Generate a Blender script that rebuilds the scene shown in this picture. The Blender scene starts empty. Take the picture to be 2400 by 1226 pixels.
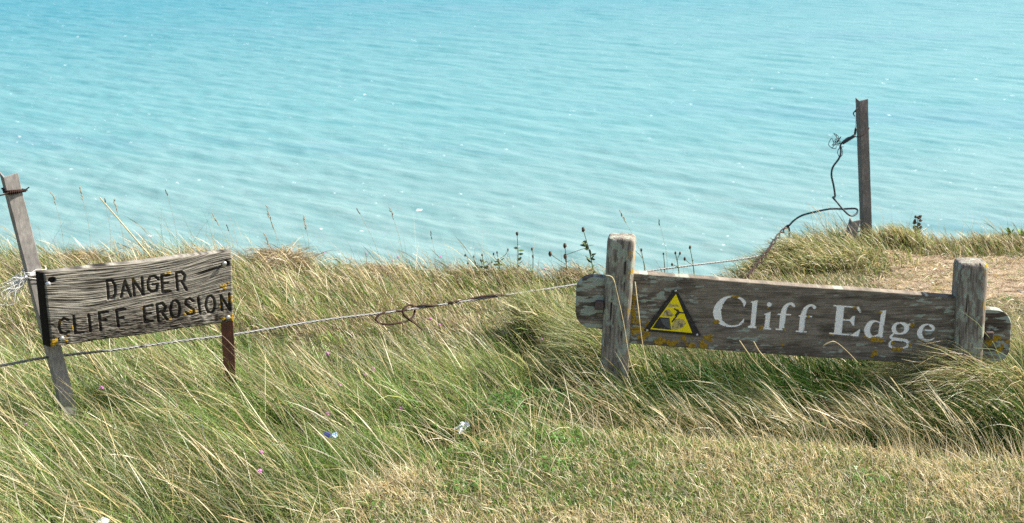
import bpy, bmesh, math
import numpy as np
from mathutils import Vector, Matrix

rng = np.random.default_rng(7)
scene = bpy.context.scene
COL = scene.collection
R = math.radians

# ------------------------------------------------------------------ camera model
CAM = np.array([0.0, 0.0, 1.65])
PITCH = R(15.0)
FW = np.array([0, math.cos(PITCH), -math.sin(PITCH)])
UP = np.array([0, math.sin(PITCH), math.cos(PITCH)])
RT = np.array([1.0, 0, 0])
K = 0.72 / 2400.0


def ray(px, py):
    return FW + RT * (px - 1200) * K + UP * (613 - py) * K


def at_y(px, py, y):
    d = ray(px, py)
    return CAM + d * (y / d[1])


def on_plane(px, py, p0, n):
    d = ray(px, py)
    return CAM + d * (np.dot(np.asarray(p0) - CAM, n) / np.dot(d, n))


# ------------------------------------------------------------------ noise
def _hash(ix, iy, seed):
    ix = (ix.astype(np.int64) & 0xFFFFFFFF).astype(np.uint64)
    iy = (iy.astype(np.int64) & 0xFFFFFFFF).astype(np.uint64)
    h = ix * np.uint64(374761393) + iy * np.uint64(668265263) + np.uint64((seed * 974711 + 12345) & 0xFFFFFFFF)
    h &= np.uint64(0xFFFFFFFF)
    h = ((h ^ (h >> np.uint64(13))) * np.uint64(1274126177)) & np.uint64(0xFFFFFFFF)
    h = h ^ (h >> np.uint64(16))
    return h.astype(np.float64) / 4294967295.0


def vnoise(x, y, seed=0):
    x = np.asarray(x, float); y = np.asarray(y, float)
    ix = np.floor(x); iy = np.floor(y)
    fx = x - ix; fy = y - iy
    fx = fx * fx * (3 - 2 * fx); fy = fy * fy * (3 - 2 * fy)
    a = _hash(ix, iy, seed); b = _hash(ix + 1, iy, seed)
    c = _hash(ix, iy + 1, seed); d = _hash(ix + 1, iy + 1, seed)
    return (a * (1 - fx) + b * fx) * (1 - fy) + (c * (1 - fx) + d * fx) * fy


def fbm(x, y, seed=0, octv=4):
    s = 0; a = 1; t = 0
    x = np.asarray(x, float); y = np.asarray(y, float)
    for i in range(octv):
        s = s + a * vnoise(x * 2 ** i, y * 2 ** i, seed + 17 * i); t += a; a *= 0.5
    return s / t


def sstep(a, b, x):
    t = np.clip((np.asarray(x, float) - a) / (b - a), 0, 1)
    return t * t * (3 - 2 * t)


# ------------------------------------------------------------------ terrain
EX = np.array([-40, -6, -3, -1.5, -0.5, 0.2, 0.9, 1.25, 1.6, 2.2, 3.0, 6, 40.])
EY = np.array([6.5, 6.8, 6.75, 6.7, 6.62, 6.58, 6.35, 6.7, 7.25, 7.35, 7.35, 7.3, 6.9])


YBX = [-6, -1.2, -0.9, -0.57, -0.257, 0.0, 0.41, 1.06, 1.53, 4]
YBY = [2.0, 2.6, 3.0, 3.44, 3.92, 4.16, 4.15, 4.04, 3.92, 3.9]


def edge_y(x):
    return np.interp(x, EX, EY) + 0.10 * (fbm(np.asarray(x) * 2.2, 0 * np.asarray(x), 5, 2) - 0.5)


def H(x, y):
    x = np.asarray(x, float); y = np.asarray(y, float)
    z = -(0.072 + 0.026 * sstep(-1.4, -0.4, x) * sstep(1.5, 1.0, x)) * np.maximum(y - 4.5, 0) - 0.010 * np.maximum(3.6 - y, 0)
    z = z + 0.035 * (fbm(x * 1.3, y * 1.3, 3, 3) - 0.5) + 0.012 * (fbm(x * 7, y * 7, 9, 2) - 0.5)
    # hump under the far post
    z = z + 0.02 * np.exp(-((x - 1.62) / 0.36) ** 2 - ((y - 6.95) / 0.28) ** 2)
    # the long grass grows in a shallow dip below the trodden turf
    z = z - 0.12 * sstep(-0.15, 0.30, y - np.interp(x, YBX, YBY)) * sstep(5.45, 4.85, y)
    z = z - 0.20 * sstep(0.42, 0.60, x) * sstep(1.8, 1.5, x) * np.exp(-((y - 4.55) / 0.22) ** 2)
    e = edge_y(x)
    d = y - e
    z = z - np.where(d > -0.15, 0.5 * np.maximum(d + 0.15, 0) ** 1.5, 0)
    return z


def on_ground(px, py):
    d = ray(px, py)
    t = 3.0
    for i in range(900):
        p = CAM + d * t
        if p[2] <= H(p[0], p[1]):
            break
        t += 0.006
    return p


# ------------------------------------------------------------------ object helpers
def link(o, parent=None):
    COL.objects.link(o)
    if parent is not None:
        o.parent = parent
    return o


def np_mesh(name, V, F4=None, mat=None, parent=None, attrs=None, smooth=False, F3=None, cols=None):
    V = np.asarray(V, np.float32)
    me = bpy.data.meshes.new(name)
    me.vertices.add(len(V)); me.vertices.foreach_set('co', V.ravel())
    parts = []
    if F4 is not None and len(F4): parts.append(np.asarray(F4, np.int32))
    if F3 is not None and len(F3): parts.append(np.asarray(F3, np.int32))
    li = np.concatenate([p.ravel() for p in parts])
    tot = np.concatenate([np.full(len(p), p.shape[1], np.int32) for p in parts])
    st = np.concatenate([[0], np.cumsum(tot)[:-1]]).astype(np.int32)
    me.loops.add(len(li)); me.loops.foreach_set('vertex_index', li)
    me.polygons.add(len(tot)); me.polygons.foreach_set('loop_start', st)
    if smooth: me.polygons.foreach_set('use_smooth', np.ones(len(tot), bool))
    me.update(calc_edges=True)
    for k, v in (attrs or {}).items():
        a = me.attributes.new(k, 'FLOAT', 'POINT'); a.data.foreach_set('value', np.asarray(v, np.float32))
    if cols is not None:
        a = me.attributes.new('Col', 'FLOAT_COLOR', 'POINT')
        c = np.ones((len(V), 4), np.float32); c[:, :3] = cols
        a.data.foreach_set('color', c.ravel())
    if mat: me.materials.append(mat)
    return link(bpy.data.objects.new(name, me), parent)


def py_mesh(name, V, F, mat=None, parent=None, smooth=False):
    me = bpy.data.meshes.new(name)
    me.from_pydata([tuple(map(float, v)) for v in V], [], F)
    if smooth:
        for p in me.polygons: p.use_smooth = True
    if mat: me.materials.append(mat)
    return link(bpy.data.objects.new(name, me), parent)


def tag(o, label=None, cat=None, group=None, kind=None):
    if label: o['label'] = label
    if cat: o['category'] = cat
    if group: o['group'] = group
    if kind: o['kind'] = kind
    return o


def thing(name, loc, label, cat, group=None):
    o = bpy.data.objects.new(name, None)
    o.empty_display_size = 0.05
    o.location = loc
    link(o)
    return tag(o, label, cat, group)


def attach(o, parent):
    """parent keeping world place (the thing has location only)"""
    o.parent = parent
    o.matrix_parent_inverse = Matrix.Translation(parent.location).inverted()
    return o


class MB:
    def __init__(s): s.V = []; s.F = []
    def add(s, V, F):
        b = len(s.V); s.V += [tuple(map(float, v)) for v in V]; s.F += [tuple(i + b for i in f) for f in F]
    def build(s, name, mat, parent=None, smooth=False):
        o = py_mesh(name, s.V, s.F, mat, None, smooth)
        if parent is not None: attach(o, parent)
        return o


def spline(pts, n=8):
    P = np.asarray(pts, float)
    if len(P) < 3:
        t = np.linspace(0, 1, n + 1)[:, None]; return P[0] * (1 - t) + P[-1] * t
    Q = np.vstack([2 * P[0] - P[1], P, 2 * P[-1] - P[-2]])
    out = []
    for i in range(1, len(Q) - 2):
        for t in np.linspace(0, 1, n, endpoint=False):
            a, b, c, d = Q[i - 1], Q[i], Q[i + 1], Q[i + 2]
            out.append(0.5 * ((2 * b) + (c - a) * t + (2 * a - 5 * b + 4 * c - d) * t * t + (3 * b - a - 3 * c + d) * t ** 3))
    out.append(P[-1])
    return np.array(out)


def tube(mb, P, r, sides=6, closed_ends=True):
    P = np.asarray(P, float); n = len(P)
    r = np.full(n, r) if np.isscalar(r) else np.asarray(r, float)
    T = np.gradient(P, axis=0); T /= np.linalg.norm(T, axis=1)[:, None] + 1e-12
    ref = np.array([0.13, 0.31, 0.94])
    if abs(np.dot(T[0], ref)) > 0.9: ref = np.array([1.0, 0, 0])
    N = np.cross(T[0], ref); N /= np.linalg.norm(N)
    V = []
    for i in range(n):
        N = N - T[i] * np.dot(N, T[i]); N /= np.linalg.norm(N) + 1e-12
        B = np.cross(T[i], N)
        for k in range(sides):
            a = 2 * math.pi * k / sides
            V.append(P[i] + r[i] * (math.cos(a) * N + math.sin(a) * B))
    F = []
    for i in range(n - 1):
        for k in range(sides):
            k2 = (k + 1) % sides
            F.append((i * sides + k, i * sides + k2, (i + 1) * sides + k2, (i + 1) * sides + k))
    if closed_ends:
        F.append(tuple(range(sides))[::-1]); F.append(tuple((n - 1) * sides + k for k in range(sides)))
    mb.add(V, F)


def blob(mb, c, rx, ry, rz, seed=0, nu=10, nv=7, rough=0.15):
    c = np.asarray(c, float); V = []; F = []
    rg = np.random.default_rng(seed)
    for j in range(nv + 1):
        th = math.pi * j / nv
        for i in range(nu):
            ph = 2 * math.pi * i / nu
            k = 1 + rough * (rg.random() - 0.5) * 2
            V.append(c + k * np.array([rx * math.sin(th) * math.cos(ph), ry * math.sin(th) * math.sin(ph), rz * math.cos(th)]))
    for j in range(nv):
        for i in range(nu):
            i2 = (i + 1) % nu
            F.append((j * nu + i, (j + 1) * nu + i, (j + 1) * nu + i2, j * nu + i2))
    mb.add(V, F)


# ------------------------------------------------------------------ materials
def mat(name):
    m = bpy.data.materials.new(name); m.use_nodes = True
    nt = m.node_tree; nt.nodes.clear()
    out = nt.nodes.new('ShaderNodeOutputMaterial')
    return m, nt, out


class NT:
    def __init__(s, nt): s.nt = nt
    def n(s, t, **kw):
        nd = s.nt.nodes.new('ShaderNode' + t)
        for k, v in kw.items():
            if k.startswith('_'): setattr(nd, k[1:], v)
            else:
                key = k.replace('__', ' ')
                s.set(nd.inputs[key], v)
        return nd
    def set(s, sock, v):
        if hasattr(v, 'is_output') or isinstance(v, bpy.types.NodeSocket): s.nt.links.new(v, sock)
        elif isinstance(v, (tuple, list)) and len(v) == 3 and sock.type == 'RGBA': sock.default_value = (*v, 1)
        else: sock.default_value = v
    def math(s, op, a, b=0.0, c=None, clamp=False):
        nd = s.nt.nodes.new('ShaderNodeMath'); nd.operation = op; nd.use_clamp = clamp
        s.set(nd.inputs[0], a); s.set(nd.inputs[1], b)
        if c is not None: s.set(nd.inputs[2], c)
        return nd.outputs[0]
    def mix(s, f, a, b, mode='MIX'):
        nd = s.nt.nodes.new('ShaderNodeMix'); nd.data_type = 'RGBA'; nd.blend_type = mode
        s.set(nd.inputs[0], f); s.set(nd.inputs[6], a); s.set(nd.inputs[7], b)
        return nd.outputs[2]
    def ramp(s, f, stops):
        nd = s.nt.nodes.new('ShaderNodeValToRGB'); cr = nd.color_ramp
        while len(cr.elements) < len(stops): cr.elements.new(0.5)
        for e, (p, c) in zip(cr.elements, stops):
            e.position = p; e.color = (*c, 1) if not np.isscalar(c) else (c, c, c, 1)
        s.set(nd.inputs[0], f)
        return nd.outputs[0]
    def smooth(s, x, a, b):
        nd = s.nt.nodes.new('ShaderNodeMapRange'); nd.interpolation_type = 'SMOOTHSTEP'
        s.set(nd.inputs[0], x); nd.inputs[1].default_value = a; nd.inputs[2].default_value = b
        return nd.outputs[0]
    def coords(s, kind, scale=(1, 1, 1), rot=(0, 0, 0)):
        tc = s.nt.nodes.new('ShaderNodeTexCoord')
        mp = s.nt.nodes.new('ShaderNodeMapping')
        s.nt.links.new(tc.outputs[kind], mp.inputs[0])
        mp.inputs['Scale'].default_value = scale; mp.inputs['Rotation'].default_value = rot
        return mp.outputs[0]
    def geo(s, scale=(1, 1, 1), rot=(0, 0, 0)):
        g = s.nt.nodes.new('ShaderNodeNewGeometry')
        mp = s.nt.nodes.new('ShaderNodeMapping')
        s.nt.links.new(g.outputs['Position'], mp.inputs[0])
        mp.inputs['Scale'].default_value = scale; mp.inputs['Rotation'].default_value = rot
        return mp.outputs[0]
    def along(s, deg, fu, fv):
        """world position in axes turned by deg; fu, fv are frequencies along and across"""
        g = s.nt.nodes.new('ShaderNodeNewGeometry')
        mp = s.nt.nodes.new('ShaderNodeMapping'); mp.vector_type = 'TEXTURE'
        s.nt.links.new(g.outputs['Position'], mp.inputs[0])
        mp.inputs['Scale'].default_value = (1 / fu, 1 / fv, 1); mp.inputs['Rotation'].default_value = (0, 0, R(deg))
        return mp.outputs[0]
    def noise(s, vec, scale=1, detail=4, rough=0.55, dist=0.0):
        nd = s.nt.nodes.new('ShaderNodeTexNoise')
        s.nt.links.new(vec, nd.inputs['Vector'])
        nd.inputs['Scale'].default_value = scale; nd.inputs['Detail'].default_value = detail
        nd.inputs['Roughness'].default_value = rough; nd.inputs['Distortion'].default_value = dist
        return nd.outputs[0]
    def attr(s, name):
        nd = s.nt.nodes.new('ShaderNodeAttribute'); nd.attribute_name = name
        return nd
    def bump(s, h, strength=0.5, dist=0.01, normal=None):
        nd = s.nt.nodes.new('ShaderNodeBump')
        s.set(nd.inputs['Height'], h); nd.inputs['Strength'].default_value = strength; nd.inputs['Distance'].default_value = dist
        if normal is not None: s.nt.links.new(normal, nd.inputs['Normal'])
        return nd.outputs[0]
    def principled(s, out, color, rough=0.8, spec=0.3, metal=0.0, normal=None, **kw):
        p = s.nt.nodes.new('ShaderNodeBsdfPrincipled')
        s.set(p.inputs['Base Color'], color); s.set(p.inputs['Roughness'], rough)
        p.inputs['Specular IOR Level'].default_value = spec; s.set(p.inputs['Metallic'], metal)
        if normal is not None: s.nt.links.new(normal, p.inputs['Normal'])
        s.nt.links.new(p.outputs[0], out.inputs[0])
        return p


def grass_material():
    m, nt, out = mat('grass_blades'); g = NT(nt)
    c = g.attr('Col').outputs['Color']
    d = g.n('BsdfDiffuse', Color=c)
    t = g.n('BsdfTranslucent', Color=c)
    gl = g.n('BsdfGlossy', Color=(1, 1, 1), Roughness=0.42)
    m1 = nt.nodes.new('ShaderNodeMixShader'); m1.inputs[0].default_value = 0.36
    nt.links.new(d.outputs[0], m1.inputs[1]); nt.links.new(t.outputs[0], m1.inputs[2])
    m2 = nt.nodes.new('ShaderNodeMixShader'); m2.inputs[0].default_value = 0.022
    nt.links.new(m1.outputs[0], m2.inputs[1]); nt.links.new(gl.outputs[0], m2.inputs[2])
    nt.links.new(m2.outputs[0], out.inputs[0])
    return m


def simple(name, col, rough=0.7, spec=0.3, metal=0.0, var=0.25, scale=60, bump=0.2, bdist=0.002):
    m, nt, out = mat(name); g = NT(nt)
    v = g.coords('Object')
    n = g.noise(v, scale, 5)
    c = g.mix(n, tuple(x * (1 - var) for x in col), tuple(min(1, x * (1 + var)) for x in col))
    nrm = g.bump(n, bump, bdist)
    g.principled(out, c, rough, spec, metal, nrm)
    return m


M_GRASS = grass_material()


def ground_material():
    m, nt, out = mat('clifftop_soil'); g = NT(nt)
    v = g.geo()
    n1 = g.noise(v, 2.2, 5); n2 = g.noise(v, 45, 6, 0.7); n3 = g.noise(v, 14, 4)
    c = g.ramp(n2, [(0.30, (0.035, 0.032, 0.016)), (0.52, (0.10, 0.088, 0.045)), (0.72, (0.22, 0.185, 0.11))])
    c = g.mix(g.smooth(n3, 0.45, 0.65), c, (0.05, 0.065, 0.022))
    # chalk where the cliff face drops
    sep = nt.nodes.new('ShaderNodeSeparateXYZ'); nt.links.new(v, sep.inputs[0])
    c = g.mix(g.smooth(sep.outputs[2], -0.6, -1.2), c, (0.72, 0.71, 0.66))
    nrm = g.bump(n2, 0.8, 0.012)
    g.principled(out, c, 0.95, 0.1, 0, nrm)
    return m


def path_material():
    m, nt, out = mat('trodden_earth'); g = NT(nt)
    v = g.geo((1, 1.6, 1))
    n2 = g.noise(v, 60, 6, 0.7); n3 = g.noise(v, 9, 4); n4 = g.noise(v, 150, 2)
    c = g.ramp(n2, [(0.30, (0.12, 0.084, 0.05)), (0.5, (0.26, 0.193, 0.122)), (0.70, (0.40, 0.315, 0.21))])
    c = g.mix(g.smooth(n3, 0.42, 0.62), c, g.mix(1.0, c, (0.55, 0.50, 0.45), 'MULTIPLY'))
    c = g.mix(g.smooth(n4, 0.62, 0.66), c, (0.62, 0.56, 0.46))
    nrm = g.bump(n2, 0.7, 0.008)
    g.principled(out, c, 0.95, 0.1, 0, nrm)
    return m


def water_material():
    m, nt, out = mat('chalky_sea_water'); g = NT(nt)
    v = g.geo()
    sep = nt.nodes.new('ShaderNodeSeparateXYZ'); nt.links.new(v, sep.inputs[0])
    # chalk in suspension close to the cliff, clearer water further out
    far = g.smooth(g.math('SUBTRACT', sep.outputs[1], g.math('MULTIPLY', sep.outputs[0], 0.9)), 380, 1000)  # also paler to the right: sun glare painted into the water colour
    big = g.noise(g.along(-8, 0.004, 0.016), 1.0, 4, 0.5)
    c = g.mix(g.smooth(sep.outputs[1], 210, 400), WATER_NEAR, WATER_MID)
    c = g.mix(far, c, WATER_FAR)
    c = g.mix(g.math('MULTIPLY', g.smooth(big, 0.54, 0.74), 0.55), c, (0.075, 0.19, 0.23))
    # paler and darker streaks drawn out along the crests
    st = g.noise(g.along(-40, 0.045, 0.29), 1.0, 6, 0.62, 0.2)
    st2 = g.noise(g.along(-38, 0.17, 0.95), 1.0, 4, 0.6)
    st = g.math('ADD', g.math('MULTIPLY', st, 0.62), g.math('MULTIPLY', st2, 0.38))
    c = g.mix(g.smooth(st, 0.38, 0.64), g.mix(1.0, c, (0.78, 0.90, 0.91), 'MULTIPLY'), g.mix(0.07, c, (0.72, 0.86, 0.84)))
    # the odd breaking crest
    f1 = g.noise(g.along(-35, 0.34, 0.62), 1.0, 3, 0.6)
    f2 = g.noise(g.geo((0.05, 0.05, 1)), 1.0, 2)
    foam = g.math('MULTIPLY', g.smooth(f1, 0.70, 0.735), g.smooth(f2, 0.42, 0.58))
    c = g.mix(foam, c, (0.9, 0.92, 0.92))
    b1 = g.noise(g.along(-40, 0.07, 0.36), 1.0, 5, 0.6)
    b2 = g.noise(g.along(-36, 0.6, 1.7), 1.0, 4, 0.6)
    nrm = g.bump(b1, 0.36, 0.7)
    nrm = g.bump(b2, 0.55, 0.16, nrm)
    p = g.principled(out, c, 0.34, 0.5, 0, nrm)
    p.inputs['IOR'].default_value = 1.25
    return m


WATER_MID = (0.092, 0.232, 0.238)
WATER_NEAR = (0.150, 0.240, 0.228)
WATER_FAR = (0.020, 0.175, 0.215)
M_WATER = water_material()
M_SOIL = ground_material()
M_PATH = path_material()


def steel_material(name, base, rust_amt, top_z=None):
    m, nt, out = mat(name); g = NT(nt)
    v = g.coords('Object', (1, 1, 0.35)); v2 = g.coords('Object')
    n = g.noise(v, 90, 6, 0.7); n2 = g.noise(v2, 22, 5, 0.65); n3 = g.noise(v2, 260, 3)
    c = g.ramp(n, [(0.3, tuple(x * 0.62 for x in base)), (0.55, base), (0.75, tuple(min(1, x * 1.5) for x in base))])
    rust = g.ramp(n3, [(0.3, (0.055, 0.022, 0.014)), (0.6, (0.15, 0.058, 0.032)), (0.8, (0.25, 0.11, 0.055))])
    f = g.smooth(n2, 0.72 - rust_amt, 0.84 - rust_amt)
    if top_z is not None:
        sep = nt.nodes.new('ShaderNodeSeparateXYZ'); nt.links.new(v2, sep.inputs[0])
        zz = g.math('ADD', sep.outputs[2], g.math('MULTIPLY', g.math('SUBTRACT', n2, 0.5), 0.05))
        f = g.math('MAXIMUM', f, g.smooth(zz, top_z - 0.012, top_z + 0.008))
    c = g.mix(f, c, rust)
    nrm = g.bump(n, 0.5, 0.0012)
    g.principled(out, c, 0.72, 0.35, 0.15, nrm)
    return m


def wood_board_material(name, pale, dark, painted):
    """weathered wood; vertex attributes hold carving depth, paint, lichen"""
    m, nt, out = mat(name); g = NT(nt)
    h = g.attr('grain').outputs['Fac']; pa = g.attr('paint').outputs['Fac']
    ye = g.attr('lichen').outputs['Fac']; gr = g.attr('crust').outputs['Fac']; st = g.attr('stain_shade').outputs['Fac']
    v = g.coords('Object')
    n = g.noise(v, 180, 5, 0.7); n2 = g.noise(v, 30, 4)
    c = g.ramp(h, [(0.12, dark), (0.5, tuple(0.45 * a + 0.55 * b for a, b in zip(dark, pale))), (0.9, pale)])
    c = g.mix(1.0, c, g.ramp(n2, [(0.3, (0.78, 0.75, 0.70)), (0.7, (1.08, 1.06, 1.0))]), 'MULTIPLY')
    c = g.mix(st, c, g.mix(1.0, c, (0.42, 0.40, 0.38), 'MULTIPLY'))
    c = g.mix(g.math('MULTIPLY', gr, 0.8), c, g.mix(n, (0.22, 0.26, 0.20), (0.46, 0.50, 0.41)))
    if painted:
        c = g.mix(pa, c, g.mix(g.smooth(n, 0.3, 0.5), (0.82, 0.80, 0.73), (0.88, 0.86, 0.79)))
    else:
        c = g.mix(g.math('MULTIPLY', pa, g.math('ADD', 0.55, g.math('MULTIPLY', g.smooth(n2, 0.35, 0.6), 0.35))), c, g.mix(n, (0.012, 0.009, 0.007), (0.07, 0.05, 0.035)))
    c = g.mix(ye, c, g.ramp(n, [(0.3, (0.10, 0.060, 0.012)), (0.5, (0.34, 0.20, 0.015)), (0.75, (0.60, 0.40, 0.04))]))
    nrm = g.bump(g.math('ADD', n, g.math('MULTIPLY', ye, 0.5)), 0.35, 0.0015)
    g.principled(out, c, 0.88, 0.2, 0, nrm)
    return m


def post_material():
    m, nt, out = mat('weathered_post_wood'); g = NT(nt)
    v = g.coords('Object', (1, 1, 0.10)); v2 = g.coords('Object', (1, 1, 0.42)); v3 = g.coords('Object')
    n = g.noise(v, 120, 6, 0.65, 0.4); l = g.noise(v2, 60, 3, 0.5); ck = g.noise(g.coords('Object', (1, 1, 0.035)), 75, 3, 0.5, 0.2); l2 = g.noise(v3, 9, 3); y = g.noise(v3, 40, 5, 0.65)
    c = g.ramp(n, [(0.3, (0.075, 0.063, 0.050)), (0.5, (0.215, 0.185, 0.148)), (0.72, (0.40, 0.35, 0.28))])
    f = g.math('MULTIPLY', g.smooth(l, 0.515, 0.575), g.smooth(l2, 0.36, 0.52))
    c = g.mix(g.smooth(ck, 0.36, 0.31), c, (0.02, 0.016, 0.012))
    c = g.mix(g.math('MULTIPLY', f, 0.8), c, g.mix(n, (0.25, 0.28, 0.21), (0.42, 0.45, 0.36)))
    sep = nt.nodes.new('ShaderNodeSeparateXYZ'); nt.links.new(v3, sep.inputs[0])
    # yellow crust creeping up the inner edge
    fy = g.math('MULTIPLY', g.smooth(y, 0.56, 0.62), g.smooth(sep.outputs[0], 0.022, 0.040))
    c = g.mix(fy, c, g.mix(n, (0.18, 0.10, 0.01), (0.5, 0.32, 0.03)))
    nrm = g.bump(g.math('ADD', g.math('ADD', n, g.math('MULTIPLY', f, 0.3)), g.smooth(ck, 0.30, 0.38)), 0.9, 0.003)
    g.principled(out, c, 0.9, 0.2, 0, nrm)
    return m


def plate_material(name, col, wear, wearcol, scale):
    m, nt, out = mat(name); g = NT(nt)
    v = g.coords('Object')
    n = g.noise(v, scale, 6, 0.68, 0.6); n2 = g.noise(v, scale * 4, 3)
    c = g.mix(g.smooth(n, wear, wear + 0.035), col, g.mix(n2, tuple(x * 0.55 for x in wearcol), wearcol))
    g.principled(out, c, 0.42, 0.45, 0, g.bump(n, 0.25, 0.0008))
    return m


M_STEEL_L = steel_material('grey_steel_rust_top', (0.26, 0.24, 0.215), 0.10, 0.865)
M_STEEL_R = steel_material('grey_steel_far', (0.165, 0.152, 0.138), 0.0)
M_RUST = steel_material('rusty_steel', (0.11, 0.045, 0.03), 0.30)
M_RUSTWIRE = simple('rusty_wire_metal', (0.032, 0.016, 0.012), 0.85, 0.2, 0.1, 0.4, 400)
M_GALV = simple('galvanised_strand', (0.17, 0.17, 0.16), 0.5, 0.5, 0.45, 0.35, 300)
M_BLACKWIRE = simple('black_cable', (0.028, 0.036, 0.04), 0.5, 0.4, 0, 0.4, 200)
M_TWINE = simple('frayed_white_twine', (0.72, 0.70, 0.64), 0.9, 0.1, 0, 0.15, 300)
M_BOLT = simple('bolt_zinc', (0.52, 0.52, 0.52), 0.35, 0.6, 0.75, 0.3, 300)
M_POST = post_material()
M_PEG = simple('peg_wood', (0.10, 0.072, 0.062), 0.85, 0.2, 0, 0.35, 160)
M_PAPER = simple('white_paper', (0.82, 0.82, 0.80), 0.8, 0.2, 0, 0.06, 90)
M_BLUE = simple('wrapper_blue', (0.05, 0.06, 0.30), 0.4, 0.5, 0, 0.3, 90)
M_PALEBLUE = simple('wrapper_pale', (0.35, 0.50, 0.72), 0.4, 0.5, 0, 0.2, 90)
M_PINK = simple('pink_petals', (0.60, 0.25, 0.50), 0.8, 0.2, 0, 0.35, 600)
M_STEM = simple('green_stem', (0.10, 0.13, 0.045), 0.8, 0.2, 0, 0.3, 200)
M_LEAF = simple('leaf_green', (0.075, 0.13, 0.035), 0.6, 0.3, 0, 0.35, 200)
M_LIME = simple('leaf_lime', (0.22, 0.32, 0.04), 0.6, 0.3, 0, 0.3, 200)
M_SEED = simple('dark_seed_head', (0.085, 0.060, 0.038), 0.9, 0.1, 0, 0.5, 400)
M_STRAW = simple('straw_stem', (0.50, 0.40, 0.22), 0.8, 0.2, 0, 0.2, 200)
M_DRYSTEM = simple('dry_stalk', (0.30, 0.235, 0.14), 0.85, 0.2, 0, 0.3, 200)

# ------------------------------------------------------------------ camera, light
cd = bpy.data.cameras.new('camera')
cd.sensor_width = 36; cd.lens = 50; cd.clip_start = 0.05; cd.clip_end = 30000
cd.dof.use_dof = True; cd.dof.focus_distance = 4.6; cd.dof.aperture_fstop = 9.0
cam = bpy.data.objects.new('camera', cd); link(cam)
cam.location = CAM; cam.rotation_euler = (R(90) - PITCH, 0, 0)
scene.camera = cam

SUN = np.array([0.70, 0.14, 0.67]); SUN = SUN / np.linalg.norm(SUN)
sd = bpy.data.lights.new('sun', 'SUN'); sd.energy = 5.0; sd.angle = R(0.5); sd.color = (1.0, 0.955, 0.88)
so = bpy.data.objects.new('sun', sd); link(so)
so.rotation_euler = Vector(-SUN).to_track_quat('-Z', 'Y').to_euler()
so.location = (3, -2, 8)
w = bpy.data.worlds.new('World'); scene.world = w; w.use_nodes = True
wn = w.node_tree; bg = wn.nodes['Background']
sk = wn.nodes.new('ShaderNodeTexSky'); sk.sky_type = 'NISHITA'; sk.sun_disc = False
sk.sun_elevation = math.asin(SUN[2]); sk.sun_rotation = math.atan2(SUN[0], SUN[1])
sk.altitude = 60; sk.air_density = 1.0; sk.dust_density = 2.5; sk.ozone_density = 1.0
wn.links.new(sk.outputs[0], bg.inputs[0]); bg.inputs[1].default_value = 0.095
vs = scene.view_settings
vs.view_transform = 'Standard'; vs.look = 'None'; vs.gamma = 1; vs.exposure = 1.2; vs.use_curve_mapping = False
cy = scene.cycles
cy.max_bounces = 6; cy.diffuse_bounces = 2; cy.glossy_bounces = 3; cy.transmission_bounces = 3; cy.transparent_max_bounces = 4
cy.caustics_reflective = False; cy.caustics_refractive = False; cy.sample_clamp_indirect = 6
try:
    cy.use_denoising = False; cy.denoiser = 'OPENIMAGEDENOISE'; cy.denoising_input_passes = 'RGB_ALBEDO_NORMAL'
except Exception:
    pass

# ------------------------------------------------------------------ ground and sea
def build_ground():
    xs = np.unique(np.concatenate([np.linspace(-40, -5, 30), np.arange(-5, 5.001, 0.04), np.linspace(5, 40, 30)]))
    rows = []
    ys = np.concatenate([np.linspace(-25, 2.2, 20), np.arange(2.3, 6.01, 0.04)])
    V = []
    X = xs[None, :]
    e = edge_y(xs)
    layers = []
    for y in ys:
        layers.append(np.stack([xs, np.full_like(xs, y), H(xs, np.full_like(xs, y))], 1))
    for t in np.linspace(0.02, 1, 40):
        y = 6.0 + (e + 0.35 - 6.0) * t
        layers.append(np.stack([xs, y, H(xs, y)], 1))
    top = layers[-1]
    for d, dz in ((0.15, -0.8), (0.25, -2), (0.6, -8), (1.5, -25), (3, -50), (4, -63)):
        L = top.copy(); L[:, 1] += d + 0.3 * fbm(xs * 0.6, xs * 0 + dz, 4, 3); L[:, 2] += dz
        layers.append(L)
    V = np.concatenate(layers); nx = len(xs); ny = len(layers)
    i = np.arange((ny - 1) * nx).reshape(ny - 1, nx)[:, :-1].ravel()
    F = np.stack([i, i + 1, i + nx + 1, i + nx], 1)
    tag(np_mesh('ground', V, F, M_SOIL, smooth=True), kind='structure')


build_ground()


def in_path(x, y):
    """1 in the trodden earth behind the right-hand post"""
    x = np.asarray(x, float); y = np.asarray(y, float)
    n = 0.30 * (fbm(x * 4, y * 4, 41, 3) - 0.5) + 0.16 * (fbm(x * 17, y * 17, 43, 2) - 0.5)
    a = sstep(1.62, 1.82, x + n + 0.12 * (6.4 - y)) * sstep(5.85, 6.05, y + n) * sstep(6.98, 6.86, y + n * 0.7)
    return a


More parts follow.
